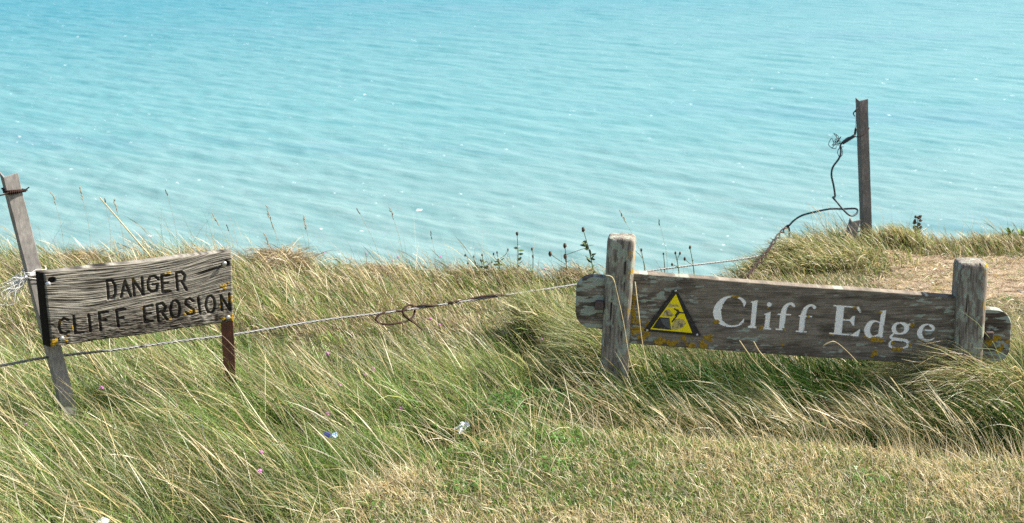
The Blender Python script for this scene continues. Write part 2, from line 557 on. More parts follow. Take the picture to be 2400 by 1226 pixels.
def build_path():
    xs = np.arange(1.4, 5.0, 0.03); ys = np.arange(5.9, 7.15, 0.03)
    X, Y = np.meshgrid(xs, ys)
    keep = in_path(X, Y) > 0.25
    # smooth lift of 4 mm, thin skirt sinking into the soil at its rim
    Z = H(X, Y) + np.where(keep, 0.006, -0.02)
    V = np.stack([X, Y, Z], -1).reshape(-1, 3); nx = len(xs)
    k = keep | np.roll(keep, 1, 0) | np.roll(keep, -1, 0) | np.roll(keep, 1, 1) | np.roll(keep, -1, 1)
    cell = k[:-1, :-1] & k[1:, :-1] & k[:-1, 1:] & k[1:, 1:]
    jj, ii = np.nonzero(cell); i = jj * nx + ii
    F = np.stack([i, i + 1, i + nx + 1, i + nx], 1)
    used = np.unique(F); re = -np.ones(len(V), int); re[used] = np.arange(len(used))
    tag(np_mesh('path', V[used], re[F], M_PATH, smooth=True), kind='structure')


build_path()


def build_sea():
    yr = np.concatenate([np.linspace(8, 150, 30), 150 * (900 / 150) ** np.linspace(0.004, 1, 620), np.geomspace(930, 20000, 30)])
    cols = 420
    u = np.linspace(-1, 1, cols)
    Y = yr[:, None] + 0 * u[None, :]
    Xm = u[None, :] * (0.46 * yr[:, None] + 60) * np.where(yr[:, None] > 900, 1 + (yr[:, None] - 900) / 900, 1)
    Z = np.zeros_like(Y)
    rg = np.random.default_rng(3)
    wind = math.atan2(-math.cos(R(40)), -math.sin(R(40)))
    for k in range(46):
        lam = 2.6 * (20 / 2.6) ** rg.random()
        a = wind + rg.normal(0, 0.30)
        kx, ky = math.cos(a) * 2 * math.pi / lam, math.sin(a) * 2 * math.pi / lam
        amp = 0.0036 * lam ** 0.85
        env = 0.35 + 1.3 * vnoise(Xm / (lam * 5) + k * 7.1, Y / (lam * 5), 60 + k)
        ph = kx * Xm + ky * Y + rg.random() * 6.28
        Z += amp * env * (np.sin(ph) + 0.25 * np.cos(2 * ph))
    Z *= np.where((Y > 900), np.clip(1 - (Y - 900) / 300, 0, 1), 1)
    V = np.stack([Xm, Y, -60 + Z], -1).reshape(-1, 3)
    nx = cols; ny = len(yr)
    i = np.arange((ny - 1) * nx).reshape(ny - 1, nx)[:, :-1].ravel()
    F = np.stack([i, i + 1, i + nx + 1, i + nx], 1)
    tag(np_mesh('sea', V, F, M_WATER, smooth=True), kind='structure')


build_sea()

# ------------------------------------------------------------------ carved / painted boards as height fields
def seg_dist(px, py, ax, ay, bx, by):
    dx, dy = bx - ax, by - ay
    t = np.clip(((px - ax) * dx + (py - ay) * dy) / (dx * dx + dy * dy + 1e-12), 0, 1)
    return np.hypot(px - ax - t * dx, py - ay - t * dy), t


def stroke_sd(X, Y, pts):
    """signed distance-like value (<0 inside) of a stroke whose points carry radii"""
    d = np.full(X.shape, 1e3)
    if len(pts) == 1:
        x, y, r = pts[0]; return np.hypot(X - x, Y - y) - r
    for (ax, ay, ar), (bx, by, br) in zip(pts[:-1], pts[1:]):
        e, t = seg_dist(X, Y, ax, ay, bx, by)
        d = np.minimum(d, e - (ar + (br - ar) * t))
    return d


def poly_sd(X, Y, pts):
    d = np.full(X.shape, 1e3); ins = np.zeros(X.shape, bool)
    n = len(pts)
    for i in range(n):
        ax, ay = pts[i]; bx, by = pts[(i + 1) % n]
        e, t = seg_dist(X, Y, ax, ay, bx, by); d = np.minimum(d, e)
        if ay != by:
            c = ((ay > Y) != (by > Y)) & (X < (bx - ax) * (Y - ay) / (by - ay) + ax)
            ins ^= c
    return np.where(ins, -d, d)


def smooth_stroke(pts, n=6):
    return [tuple(p) for p in spline(pts, n)]


class Plane:
    """an upright board plane measured from picture points; u runs along it, w is up"""
    def __init__(s, a, b):
        a = np.asarray(a, float); b = np.asarray(b, float)
        s.o = np.array([a[0], a[1], 0.0]); d = b - a; d[2] = 0
        s.e = d / np.linalg.norm(d); s.n = np.array([s.e[1], -s.e[0], 0.0])  # faces the viewer
        if s.n[1] > 0: s.n = -s.n
    def uw(s, px, py):
        p = on_plane(px, py, s.o, s.n); return np.array([np.dot(p - s.o, s.e), p[2]])
    def P(s, u, w, n=0.0):
        u = np.asarray(u, float); w = np.asarray(w, float); n = np.asarray(n, float) + 0 * u
        return s.o + u[..., None] * s.e + w[..., None] * np.array([0, 0, 1.0]) + n[..., None] * s.n


def board_mesh(name, plane, quad, step, thick, hfun, mats, parent, skew=0.0, edge=0.006, shade_end=False):
    """front face = fine grid over the quad (TL,TR,BR,BL in u,w); hfun gives relief + attributes"""
    TL, TR, BR, BL = [np.asarray(q, float) for q in quad]
    nu = int(np.linalg.norm(TR - TL) / step); nw = int(np.linalg.norm(TL - BL) / step)
    a = np.linspace(0, 1, nu)[None, :]; b = np.linspace(0, 1, nw)[:, None]
    Q = lambda k: (BL[k] * (1 - a) + BR[k] * a) * (1 - b) + (TL[k] * (1 - a) + TR[k] * a) * b
    U, Wd = Q(0), Q(1)
    ln = np.linalg.norm(TR - TL); hn = np.linalg.norm(TL - BL)
    de = np.minimum(np.minimum(a * ln, (1 - a) * ln) + 0 * b, np.minimum(b * hn, (1 - b) * hn) + 0 * a)
    relief, attrs, wob = hfun(U, Wd, a + 0 * b, b + 0 * a)
    rnd = np.clip(1 - de / edge, 0, 1)
    relief = relief - edge * 0.8 * (1 - np.sqrt(np.clip(1 - rnd ** 2, 0, 1)))
    Wd = Wd + wob
    front = plane.P(U, Wd, relief)
    V = front.reshape(-1, 3)
    idx = np.arange(nu * nw).reshape(nw, nu)
    F = np.stack([idx[:-1, :-1], idx[:-1, 1:], idx[1:, 1:], idx[1:, :-1]], -1).reshape(-1, 4)
    loop = np.concatenate([idx[0, :], idx[1:, -1], idx[-1, -2::-1], idx[-2:0:-1, 0]])
    Lp = V[loop]
    av = (a + 0 * b).ravel()[loop]
    rings = []
    vb = len(V); allV = [V]; allF = [F]
    prev = loop
    n_rings = 6
    relL = relief.ravel()[loop]
    for k in range(1, n_rings + 1):
        tt = k / n_rings
        Pk = Lp - plane.n * (relL[:, None] + thick * tt) - plane.e * (skew * tt * np.clip(1 - av * 8, 0, 1))[:, None]
        if k < n_rings:
            g = 0.0015 * (vnoise(np.arange(len(loop)) * 0.35, np.full(len(loop), k * 1.7), 77) - 0.5)
            Pk = Pk + np.array([0, 0, 1.0]) * g[:, None]
        cur = np.arange(len(loop)) + vb; vb += len(loop)
        allV.append(Pk); nx = np.roll(np.arange(len(loop)), -1)
        allF.append(np.stack([prev, cur, cur[nx], prev[nx]], 1)); prev = cur
    V2 = np.concatenate(allV); F2 = np.concatenate(allF)
    # the back is closed with a fan
    c = V2[prev].mean(0); V2 = np.vstack([V2, c]); ci = len(V2) - 1
    F3 = np.stack([np.full(len(prev), ci), np.roll(prev, -1), prev], 1)
    at = {}
    for k, vv in attrs.items():
        full = np.zeros(len(V2)); full[:nu * nw] = vv.ravel()
        side = vv.ravel()[loop]
        for r in range(n_rings): full[nu * nw + r * len(loop): nu * nw + (r + 1) * len(loop)] = side * (0 if k in ('paint', 'lichen') else 1)
        if shade_end and k in ('stain_shade', 'grain'):  # shade on the left end face painted into its colour
            for r in range(n_rings):
                sl = full[nu * nw + r * len(loop): nu * nw + (r + 1) * len(loop)]; sl[av < 0.004] = 1.0 if k == 'stain_shade' else 0.05
        at[k] = full
    o = np_mesh(name, V2, F2, mats, None, at, True, F3)
    if parent is not None: attach(o, parent)
    return o


def wood_grain(U, W, seed, freq, warp):
    wp = W + warp
    g1 = vnoise(U * 9 + 3, wp * freq, seed); g2 = vnoise(U * 24, wp * freq * 2.1, seed + 1); g3 = vnoise(U * 60, wp * freq * 4, seed + 2)
    rid = 1 - np.abs(2 * g1 - 1)
    return np.clip(0.52 * rid + 0.30 * g2 + 0.18 * g3, 0, 1)


# ------------------------------------------------------------------ DANGER CLIFF EROSION sign
DA = at_y(103, 660, 4.22); DB = at_y(545, 660, 4.50)
DP = Plane(DA, DB)
dz = lambda X, Y: DP.uw(80 + X / 4.54, 570 + Y / 4.54)
dsc = np.linalg.norm(dz(1100, 600) - dz(1000, 600)) / 100  # metres per crop unit

D_STROKES = [
    [(775, 408), (792, 588)], [(775, 405), (830, 402), (860, 450), (864, 540), (842, 582), (792, 595)],
    [(925, 575), (966, 405)], [(966, 405), (1028, 565)], [(945, 512), (1005, 506)],
    [(1066, 556), (1050, 385)], [(1050, 385), (1162, 548)], [(1162, 548), (1145, 370)],
    [(1322, 385), (1283, 350), (1232, 360), (1206, 412), (1216, 490), (1254, 524), (1302, 505), (1314, 437)], [(1314, 437), (1262, 443)],
    [(1432, 342), (1355, 347), (1367, 522), (1447, 515)], [(1360, 432), (1420, 424)],
    [(1527, 502), (1511, 320)], [(1511, 320), (1570, 311), (1606, 345), (1592, 398), (1532, 410)], [(1570, 410), (1622, 500)],
    [(358, 818), (312, 804), (272, 840), (262, 900), (286, 958), (332, 970), (367, 945)],
    [(420, 780), (440, 962), (522, 955)], [(580, 765), (600, 942)],
    [(711, 932), (690, 742), (782, 731)], [(701, 832), (762, 822)],
    [(897, 890), (876, 716), (967, 704)], [(886, 810), (946, 796)],
    [(1255, 664), (1165, 680), (1181, 842), (1262, 828)], [(1174, 757), (1236, 747)],
    [(1322, 827), (1305, 655)], [(1305, 655), (1362, 641), (1396, 675), (1384, 726), (1315, 740)], [(1356, 735), (1417, 815)],
    [(1500 + 50 * math.sin(t), 706 - 94 * math.cos(t)) for t in np.linspace(0, 6.283, 17)],
    [(1692, 617), (1655, 592), (1616, 610), (1610, 648), (1650, 680), (1694, 708), (1700, 748), (1663, 766), (1618, 742)],
    [(1745, 585), (1765, 745)],
    [(1875 + 48 * math.sin(t), 652 - 90 * math.cos(t)) for t in np.linspace(0, 6.283, 17)],
    [(2000, 716), (1985, 560)], [(1985, 560), (2085, 715)], [(2085, 715), (2074, 545)],
]
D_LICHEN = [(2050, 470, 80, 50), (2085, 600, 30, 65), (2110, 790, 45, 40), (2010, 800, 28, 22), (230, 1060, 70, 60), (345, 1020, 34, 42),
            (1450, 800, 24, 22), (1690, 740, 60, 34), (1400, 320, 50, 18), (270, 830, 24, 45), (410, 930, 22, 55), (2025, 255, 18, 26),
            (1150, 690, 26, 22), (1490, 455, 16, 24), (1050, 400, 16, 18), (2000, 640, 30, 40), (1640, 745, 40, 18)]


def danger_relief(U, W, a, b):
    uk, wk = dz(2040, 360)
    warp = 0.008 * np.sin(U * 6) - 0.032 * np.exp(-((U - uk) / 0.10) ** 2) * (0.4 + (W - wk) * 3) + 0.02 * np.exp(-((U - 0.12) / 0.16) ** 2) * np.sin((W - W.min()) * 14)
    warp = warp + 0.012 * (fbm(U * 5, W * 9, 21, 3) - 0.5)
    g = 0.55 * wood_grain(U * 0.6, W, 11, 400, warp) + 0.45 * fbm(U * 22, (W + warp) * 520, 13, 3)
    rot = sstep(0.52, 0.20, b + 0.20 * (fbm(U * 7, W * 7, 23, 3) - 0.5) * 2)  # crumbled lower half
    g2 = fbm(U * 75, (W + warp) * 300, 31, 4)
    g = g * (1 - 0.65 * rot) + g2 * 0.65 * rot
    crack = sstep(0.88, 0.97, vnoise(U * 4, (W + warp) * 75, 35)) * (1 - rot)
    g = np.clip(g - 0.5 * crack, 0, 1)
    relief = 0.0060 * (g - 0.6) - 0.004 * crack
    g = np.clip((g - 0.27) * 1.35, 0, 1)
    d = np.full(U.shape, 1.0)
    wx = U + 0.0016 * (vnoise(U * 160, W * 160, 51) - 0.5); wy = W + 0.0016 * (vnoise(U * 160, W * 160, 52) - 0.5)
    for s in D_STROKES:
        pts = [(*dz(x, y), 0.0044) for x, y in s]
        d = np.minimum(d, stroke_sd(wx, wy, pts))
    carve = sstep(0.0012, -0.0022, d)
    relief = relief - 0.0085 * carve
    li = np.zeros(U.shape); nn = fbm(U * 95, W * 95, 61, 4)
    for x, y, rx, ry in D_LICHEN:
        cu, cw = dz(x, y); e = np.hypot((U - cu) / (rx * dsc), (W - cw) / (ry * dsc))
        li = np.maximum(li, sstep(0.0, 0.10, nn - 0.40 - 0.15 * e ** 2) * (e < 1.6))
    relief = relief + 0.001 * li
    st = np.clip(0.75 * (0.25 + rot) * sstep(0.35, 0.65, fbm(U * 12, W * 16, 71, 3)), 0, 0.9)
    wob = 0.004 * (vnoise(U * 7, U * 0, 81) - 0.5) * (np.abs(b - 0.5) * 2) ** 3
    for hx, hy in ((190, 395), (2045, 215)):
        hu, hw = dz(hx, hy); hole = sstep(0.011, 0.006, np.hypot((U - hu) * 0.8, W - hw)); relief = relief - 0.012 * hole; g = g * (1 - hole)
    return relief, dict(grain=g, paint=carve * 0.95, lichen=li * (1 - 0.6 * carve), crust=0 * g, stain_shade=st), wob


M_DANGER = wood_board_material('split_grey_oak', (0.52, 0.49, 0.425), (0.028, 0.024, 0.019), False)
base = DP.P(np.array(dz(2030, 1400)[0]), np.array(0.0))
danger = thing('danger_sign', base, 'cracked grey wooden board carved DANGER CLIFF EROSION, tilted beside the leaning steel post', 'sign')
board_mesh('board', DP, [dz(105, 325), dz(2103, 85), dz(2125, 832), dz(187, 1112)], 0.00095, 0.038, danger_relief, M_DANGER, danger, 0.019, 0.006, True)


def angle_iron(name, top, bottom, yaw, size, th, material, parent=None, splay=0.0):
    """L profile, outer corner towards the viewer; yaw turns the broad face to the right. Own origin at the foot."""
    top = np.asarray(top, float); bottom = np.asarray(bottom, float)
    ax = top - bottom; Ln = np.linalg.norm(ax); ax = ax / Ln
    fr = np.array([math.cos(yaw), math.sin(yaw), 0.0])      # along the broad face, away from the corner
    bk = np.array([-math.sin(yaw), math.cos(yaw), 0.0])     # along the other flange, away from the viewer
    prof = [(0, 0), (size, 0), (size, th), (th, th), (th, size), (0, size)]
    V = []; F = []
    hs = list(np.linspace(0, Ln - 0.06, 12)) + list(np.linspace(Ln - 0.05, Ln, 4))
    for i, hh in enumerate(hs):
        k = max(0, (hh - (Ln - 0.05)) / 0.05)
        for a, b in prof:
            s = 1 + splay * k
            w = 0.0008 * math.sin(hh * 37 + a * 300 + b * 200)
            V.append(ax * (hh + (0.010 * k * (max(a, b) / size))) + fr * (a * s + w - splay * k * 0.006) + bk * (b * s + w))
    n = len(prof)
    for i in range(len(hs) - 1):
        for k in range(n):
            k2 = (k + 1) % n
            F.append((i * n + k, i * n + k2, (i + 1) * n + k2, (i + 1) * n + k))
    F.append(tuple(range(n))[::-1]); F.append(tuple((len(hs) - 1) * n + k for k in range(n)))
    o = py_mesh(name, V, F, material)
    bv = o.modifiers.new('edge', 'BEVEL'); bv.width = 0.0012; bv.segments = 2
    o.location = bottom
    if parent is not None: attach(o, parent)
    return o


# rusty leg at the right end of the board
leg_y = 4.535
rl = angle_iron('leg', at_y(513, 640, leg_y), at_y(528, 965, leg_y), R(12), 0.040, 0.005, M_RUST, danger)


def bolt(plane, uwpos, n, r, length, parent, name='bolt', tilt=(0, 0)):
    mb = MB(); c = plane.P(np.array(uwpos[0]), np.array(uwpos[1]), n)
    ax = plane.n + plane.e * tilt[0] + np.array([0, 0, tilt[1]]); ax = ax / np.linalg.norm(ax)
    tube(mb, [c - ax * length, c], r * 0.45, 8)
    P = [c, c + ax * r * 0.12, c + ax * r * 0.45, c + ax * r * 0.62]
    tube(mb, P, [r * 0.97, r, r * 0.8, r * 0.42], 14)
    # screwdriver slot as a dark notch between two lips
    return mb.build(name, M_BOLT, parent, False)


for (x, y, n, tl) in ((135, 418, 0.020, (-0.25, 0.1)), (2018, 212, 0.008, (0.1, -0.2)), (293, 1012, 0.004, (-0.1, -0.1)), (2060, 788, 0.004, (0.0, -0.1))):
    bolt(DP, dz(x, y), n, 0.0078, 0.03 if n < 0.015 else 0.05, danger, tilt=tl)

# ------------------------------------------------------------------ Cliff Edge sign
CY = 4.62
CP = Plane(at_y(1491, 641, CY), at_y(2235, 641, CY))
c1 = lambda X, Y: CP.uw(1460 + X / 4.8, 640 + Y / 4.8)
c2 = lambda X, Y: CP.uw(1880 + X / 4.615, 640 + Y / 4.615)
csc = np.linalg.norm(c1(1100, 300) - c1(1000, 300)) / 100


def st1(pts): return [(*c1(x, y), r * csc) for x, y, r in pts]
def st2(pts): return [(*c2(x, y), r * csc * 4.8 / 4.615) for x, y, r in pts]
def pg1(pts): return [tuple(c1(x, y)) for x, y in pts]
def pg2(pts): return [tuple(c2(x, y)) for x, y in pts]


C_STROKES = [
    st1(smooth_stroke([(1362, 372, 6), (1366, 330, 18), (1322, 285, 14), (1240, 263, 8), (1165, 277, 15), (1104, 330, 33), (1066, 410, 45), (1066, 480, 43), (1100, 545, 30), (1160, 586, 16), (1230, 598, 9), (1300, 585, 10), (1345, 550, 13), (1362, 515, 4)])),
    st1([(1648, 352, 27)]),
    st1(smooth_stroke([(1788, 615, 31), (1803, 470, 31), (1822, 395, 26), (1862, 350, 15), (1900, 345, 14), (1922, 366, 20)])),
    st1([(1750, 463, 8), (1885, 468, 8)]),
    st1(smooth_stroke([(2008, 640, 31), (2026, 490, 31), (2048, 415, 26), (2088, 370, 15), (2128, 363, 14), (2156, 384, 20)])),
    st1([(1985, 481, 8), (2122, 490, 8)]),
    st2([(345, 352, 7), (612, 372, 8)]), st2([(440, 505, 7), (530, 511, 8)]), st2([(300, 651, 8), (545, 671, 9)]),
    st2(smooth_stroke([(850, 540, 6), (790, 519, 9), (735, 545, 26), (704, 610, 32), (716, 665, 28), (762, 690, 13), (832, 664, 8)])),
    st2(smooth_stroke([(1062, 536, 8), (1115, 560, 22), (1132, 600, 26), (1104, 644, 16), (1052, 656, 8), (1005, 636, 20), (992, 595, 24), (1015, 552, 14), (1062, 536, 8)])),
    st2([(1140, 562, 9), (1200, 552, 14)]),
    st2(smooth_stroke([(992, 655, 9), (960, 690, 14), (990, 710, 17), (1060, 720, 17), (1130, 735, 19), (1152, 766, 17), (1120, 802, 12), (1040, 817, 8), (970, 802, 12), (945, 775, 14), (960, 740, 10), (1000, 712, 8)])),
    st2(smooth_stroke([(1278, 618, 8), (1340, 618, 8), (1402, 621, 10), (1421, 600, 16), (1396, 570, 16), (1350, 556, 8), (1300, 580, 20), (1271, 640, 27), (1285, 690, 24), (1330, 725, 13), (1390, 725, 10), (1432, 700, 4)])),
]
C_POLYS = [
    pg1([(1517, 303), (1440, 322), (1440, 334), (1457, 336), (1436, 585), (1405, 600), (1407, 615), (1500, 621), (1503, 606), (1487, 595)]),
    pg1([(1663, 435), (1590, 460), (1592, 471), (1607, 472), (1592, 604), (1578, 620), (1580, 631), (1667, 637), (1669, 622), (1646, 612)]),
    pg1([(1720, 622), (1832, 630), (1830, 647), (1718, 639)]), pg1([(1945, 646), (2068, 655), (2066, 670), (1944, 661)]),
    pg2([(375, 355), (457, 362), (427, 668), (345, 655)]), pg2([(560, 366), (618, 367), (640, 425), (622, 428), (598, 390)]),
    pg2([(540, 472), (571, 461), (563, 570), (546, 566), (524, 526), (500, 514), (520, 500)]), pg2([(540, 665), (620, 608), (629, 612), (611, 686), (545, 681)]),
    pg2([(911, 402), (845, 410), (838, 424), (856, 432), (822, 665), (814, 688), (850, 702), (872, 690), (873, 655)]),
]
C_LICHEN1 = [(160, 640, 80, 100), (330, 570, 70, 42), (250, 700, 60, 60), (430, 740, 75, 70), (540, 785, 65, 34), (680, 745, 80, 65), (770, 812, 110, 34), (935, 750, 55, 90),
             (110, 480, 26, 80), (620, 690, 60, 30), (1050, 555, 26, 22), (1275, 268, 50, 12), (1365, 375, 16, 25), (1580, 622, 36, 24), (1632, 390, 22, 16), (1805, 635, 26, 14), (2090, 488, 14, 12), (1800, 808, 16, 12), (120, 300, 20, 80)]
C_LICHEN2 = [(770, 870, 38, 38), (790, 718, 120, 30), (1060, 822, 90, 22), (622, 408, 22, 28), (1195, 560, 24, 20), (1160, 780, 20, 40), (850, 425, 26, 14), (1050, 540, 14, 10), (980, 790, 20, 40), (680, 680, 26, 30), (400, 670, 110, 8), (575, 375, 26, 12)]
CU0 = CP.uw(1491, 641)[0]; CU1 = CP.uw(2235, 697)[0]


def cliff_relief(U, W, a, b):
    warp = 0.006 * np.sin(U * 4) + 0.008 * (fbm(U * 3, W * 6, 121, 3) - 0.5)
    g = 0.5 * wood_grain(U, W, 111, 380, warp) + 0.5 * fbm(U * 26, (W + warp) * 420, 112, 4)
    relief = 0.0016 * (g - 0.6)
    d = np.full(U.shape, 1.0)
    for s in C_STROKES: d = np.minimum(d, stroke_sd(U, W, s))
    for p in C_POLYS: d = np.minimum(d, poly_sd(U, W, p))
    d = d + 0.0007 * (vnoise(U * 300, W * 300, 151) - 0.5)
    ins = sstep(0.0007, -0.0007, d)
    chip = sstep(0.68, 0.73, fbm(U * 120, W * 120, 152, 3)) * sstep(-0.004, 0.0, d)
    relief = relief * (1 - ins) - 0.0012 * sstep(0.0005, -0.0012, d)
    li = np.zeros(U.shape); nn = fbm(U * 70, W * 70, 161, 4)
    for L, f in ((C_LICHEN1, c1), (C_LICHEN2, c2)):
        for x, y, rx, ry in L:
            cu, cw = f(x, y); e = np.hypot((U - cu) / (rx * csc), (W - cw) / (ry * csc))
            li = np.maximum(li, 0.95 * sstep(0.0, 0.08, nn - 0.36 - 0.14 * e ** 2) * (e < 1.6))
    cr = fbm(U * 34, W * 120, 171, 4)
    thr = 0.54 + 0.13 * sstep(0.0, 0.22, U - CU0) - 0.05 * sstep(CU1 - 0.25, CU1, U)
    cr = sstep(thr, thr + 0.06, cr) * sstep(0.0, 0.35, fbm(U * 6, W * 8, 172, 2) - 0.25)
    st = 0.7 * sstep(0.42, 0.66, fbm(U * 12, W * 60, 181, 4))
    relief = relief + 0.0010 * li + 0.0004 * cr
    wob = 0.003 * (vnoise(U * 5, U * 0, 191) - 0.5) * (np.abs(b - 0.5) * 2) ** 3
    return relief, dict(grain=g, paint=ins * (1 - chip) * (1 - 0.9 * li), lichen=li, crust=cr * (1 - ins), stain_shade=st * (1 - ins)), wob


M_CLIFF = wood_board_material('dark_weathered_plank', (0.33, 0.285, 0.23), (0.056, 0.046, 0.036), True)
cbase = np.array([*CP.P(np.array(CP.uw(1440, 800)[0]), np.array(0.0))[:2], 0.0])
cliff = thing('cliff_edge_sign', cbase, 'long dark wooden sign with white letters Cliff Edge between two squat posts', 'sign')
NB = -0.018  # board front sits behind the post fronts
CPB = Plane(at_y(1491, 641, CY), at_y(2235, 641, CY))
board_mesh('board', CPB, [CP.uw(1470, 639.5), CP.uw(2262, 699.5), CP.uw(2258, 861.5), CP.uw(1476, 806)], 0.0011, 0.040, cliff_relief, M_CLIFF, cliff, 0.0, 0.004)


def tenon(quad, round_left, parent, seed):
    """the narrow rounded end of the plank that sticks out beyond a post"""
    TL, TR, BR, BL = [np.asarray(q) for q in quad]
    n = 150; m = 120
    a = np.linspace(0, 1, n)[None, :]; b = np.linspace(0, 1, m)[:, None]
    r = 0.30
    def relief(U, W, a, b):
        g = wood_grain(U, W, seed, 300, 0.004 * np.sin(U * 9))
        cr = sstep(0.5, 0.56, fbm(U * 24, W * 80, seed + 5, 4)); nn = fbm(U * 70, W * 70, seed + 6, 4)
        li = np.zeros(U.shape)
        if not round_left:
            for x, y, rx, ry in ((2120, 700, 60, 40), (2150, 840, 110, 70), (2010, 760, 40, 60), (2230, 745, 30, 30)):
                cu, cw = c2(x, y); e = np.hypot((U - cu) / (rx * csc), (W - cw) / (ry * csc))
                li = np.maximum(li, sstep(0.0, 0.07, nn - 0.42 - 0.14 * e ** 2))
        # rounded outer corners: slide the corner points in along u
        s = (1 - a) if round_left else a
        k = np.clip((np.abs(b - 0.5) - (0.5 - r)) / r, 0, 1)
        pull = (1 - np.sqrt(np.clip(1 - k ** 2, 0, 1)))
        danger_u[0] = pull * s
        return 0.0016 * (g - 0.6), dict(grain=g, paint=0 * g, lichen=li, crust=cr, stain_shade=sstep(0.45, 0.6, fbm(U * 9, W * 22, seed + 9, 3))), 0 * g
    danger_u = [None]
    o = board_mesh('board_end', CPB, quad, 0.0012, 0.040, relief, M_CLIFF, None, 0.0, 0.004)
    me = o.data; V = np.empty(len(me.vertices) * 3, np.float32); me.vertices.foreach_get('co', V); V = V.reshape(-1, 3)
    uu = (V - CP.o) @ CP.e; ww = V[:, 2]
    u0 = TL[0]; u1 = TR[0]; hl = TL[1] - BL[1]
    t = (uu - u0) / (u1 - u0); top = TL[1] + (TR[1] - TL[1]) * t; bot = BL[1] + (BR[1] - BL[1]) * t
    bb = (ww - bot) / (top - bot)
    k = np.clip((np.abs(bb - 0.5) - (0.5 - r)) / r, 0, 1); pull = 1 - np.sqrt(np.clip(1 - k ** 2, 0, 1))
    s = (1 - t) if round_left else t
    V += (CP.e * ((1 if round_left else -1)))[None, :] * (pull * s * r * hl)[:, None]
    me.vertices.foreach_set('co', V.astype(np.float32).ravel()); me.update()
    attach(o, parent)
    return o


tenon([CP.uw(1352, 649.5), CP.uw(1450, 653), CP.uw(1450, 777), CP.uw(1349, 769)], True, cliff, 211)
tenon([CP.uw(2275, 721), CP.uw(2373, 727), CP.uw(2366, 851), CP.uw(2275, 846)], False, cliff, 231)


def wood_post(top_px, bot_px, width, depth, yaw, parent, seed):
    top = at_y(*top_px, CY - 0.004); bot = at_y(*bot_px, CY - 0.004)
    # front face plane passes CY-0.03; the axis lies half a depth behind it
    off = np.array([0, depth / 2 - 0.022, 0])
    top = top + off; bot = bot + off
    ax = top - bot; Ln = np.linalg.norm(ax)
    nr = 40; rings = []
    hs = list(np.linspace(0, Ln - 0.016, 26)) + [Ln - 0.010, Ln - 0.005, Ln - 0.0015, Ln]
    sc = [1] * 26 + [0.975, 0.93, 0.86, 0.74]
    rg = np.random.default_rng(seed)
    V = []; F = []
    for i, (hh, s) in enumerate(zip(hs, sc)):
        for k in range(nr):
            a = 2 * math.pi * k / nr
            ca, sa = math.cos(a), math.sin(a); p = 7.0
            rr = (abs(ca) ** p + abs(sa) ** p) ** (-1 / p)
            wv = 1 + 0.020 * (float(vnoise(np.array(k * 0.8 + seed), np.array(hh * 7), seed)) - 0.5) + 0.014 * (float(vnoise(np.array(k * 2.7 + seed), np.array(hh * 2.2), seed + 1)) - 0.5)
            x = ca * rr * width / 2 * s * wv; y = sa * rr * depth / 2 * s * wv
            V.append((x, y, hh + (0.004 * float(vnoise(np.array(x * 60), np.array(y * 60), seed + 2)) if i > 25 else 0)))
        if i:
            for k in range(nr):
                k2 = (k + 1) % nr
                F.append(((i - 1) * nr + k, (i - 1) * nr + k2, i * nr + k2, i * nr + k))
    V.append((0, 0, Ln + 0.001)); c = len(V) - 1; b0 = (len(hs) - 1) * nr
    for k in range(nr): F.append((b0 + k, b0 + (k + 1) % nr, c))
    F.append(tuple(range(nr))[::-1])
    o = py_mesh('post', V, F, M_POST, None, True)
    zq = Vector(ax).to_track_quat('Z', 'X')
    zax = Vector(ax).normalized(); xax = Vector((math.cos(yaw), math.sin(yaw), 0)); xax = (xax - zax * xax.dot(zax)).normalized(); yax = zax.cross(xax)
    Mx = Matrix((xax, yax, zax)).transposed().to_4x4(); Mx.translation = Vector(bot)
    o.matrix_world = Mx
    o.parent = parent; o.matrix_parent_inverse = Matrix.Translation(parent.location).inverted()
    return o


wood_post((1459, 557), (1434, 985), 0.094, 0.088, R(-9), cliff, 301)
wood_post((2281, 616), (2259, 975), 0.100, 0.092, R(-2), cliff, 311)


def peg(px, py, size, parent):
    p = at_y(px, py, CY - 0.004); mb = MB(); s = size / 2
    V = []
    for dz_ in (-1, 1):
        for dx, dy in ((-1, -1), (1, -1), (1, 1), (-1, 1)):
            V.append(p + np.array([dx * s * (1 if dz_ < 0 else 0.9) + 0.05 * s * dz_, dy * 0.018, dz_ * s * 1.0]))
    mb.add(V, [(0, 1, 5, 4), (1, 2, 6, 5), (2, 3, 7, 6), (3, 0, 4, 7), (4, 5, 6, 7), (3, 2, 1, 0)])
    o = mb.build('peg', M_PEG, parent)
    bv = o.modifiers.new('edge', 'BEVEL'); bv.width = 0.004; bv.segments = 2
    return o


peg(1404, 714, 0.030, cliff); peg(2316, 785, 0.030, cliff)


# warning plate ------------------------------------------------------------
M_PBLACK = plate_material('plate_black', (0.014, 0.014, 0.018), 0.60, (0.12, 0.11, 0.08), 60)
M_PYEL = plate_material('plate_yellow', (0.90, 0.70, 0.0), 0.68, (0.24, 0.19, 0.09), 55)
M_PICT = plate_material('pictogram_black', (0.02, 0.022, 0.027), 0.62, (0.14, 0.15, 0.15), 70)
M_PGREY = plate_material('worn_grey', (0.075, 0.085, 0.09), 0.55, (0.13, 0.13, 0.12), 90)
M_PTAN = plate_material('bleached_tan', (0.50, 0.40, 0.14), 0.52, (0.24, 0.20, 0.12), 60)


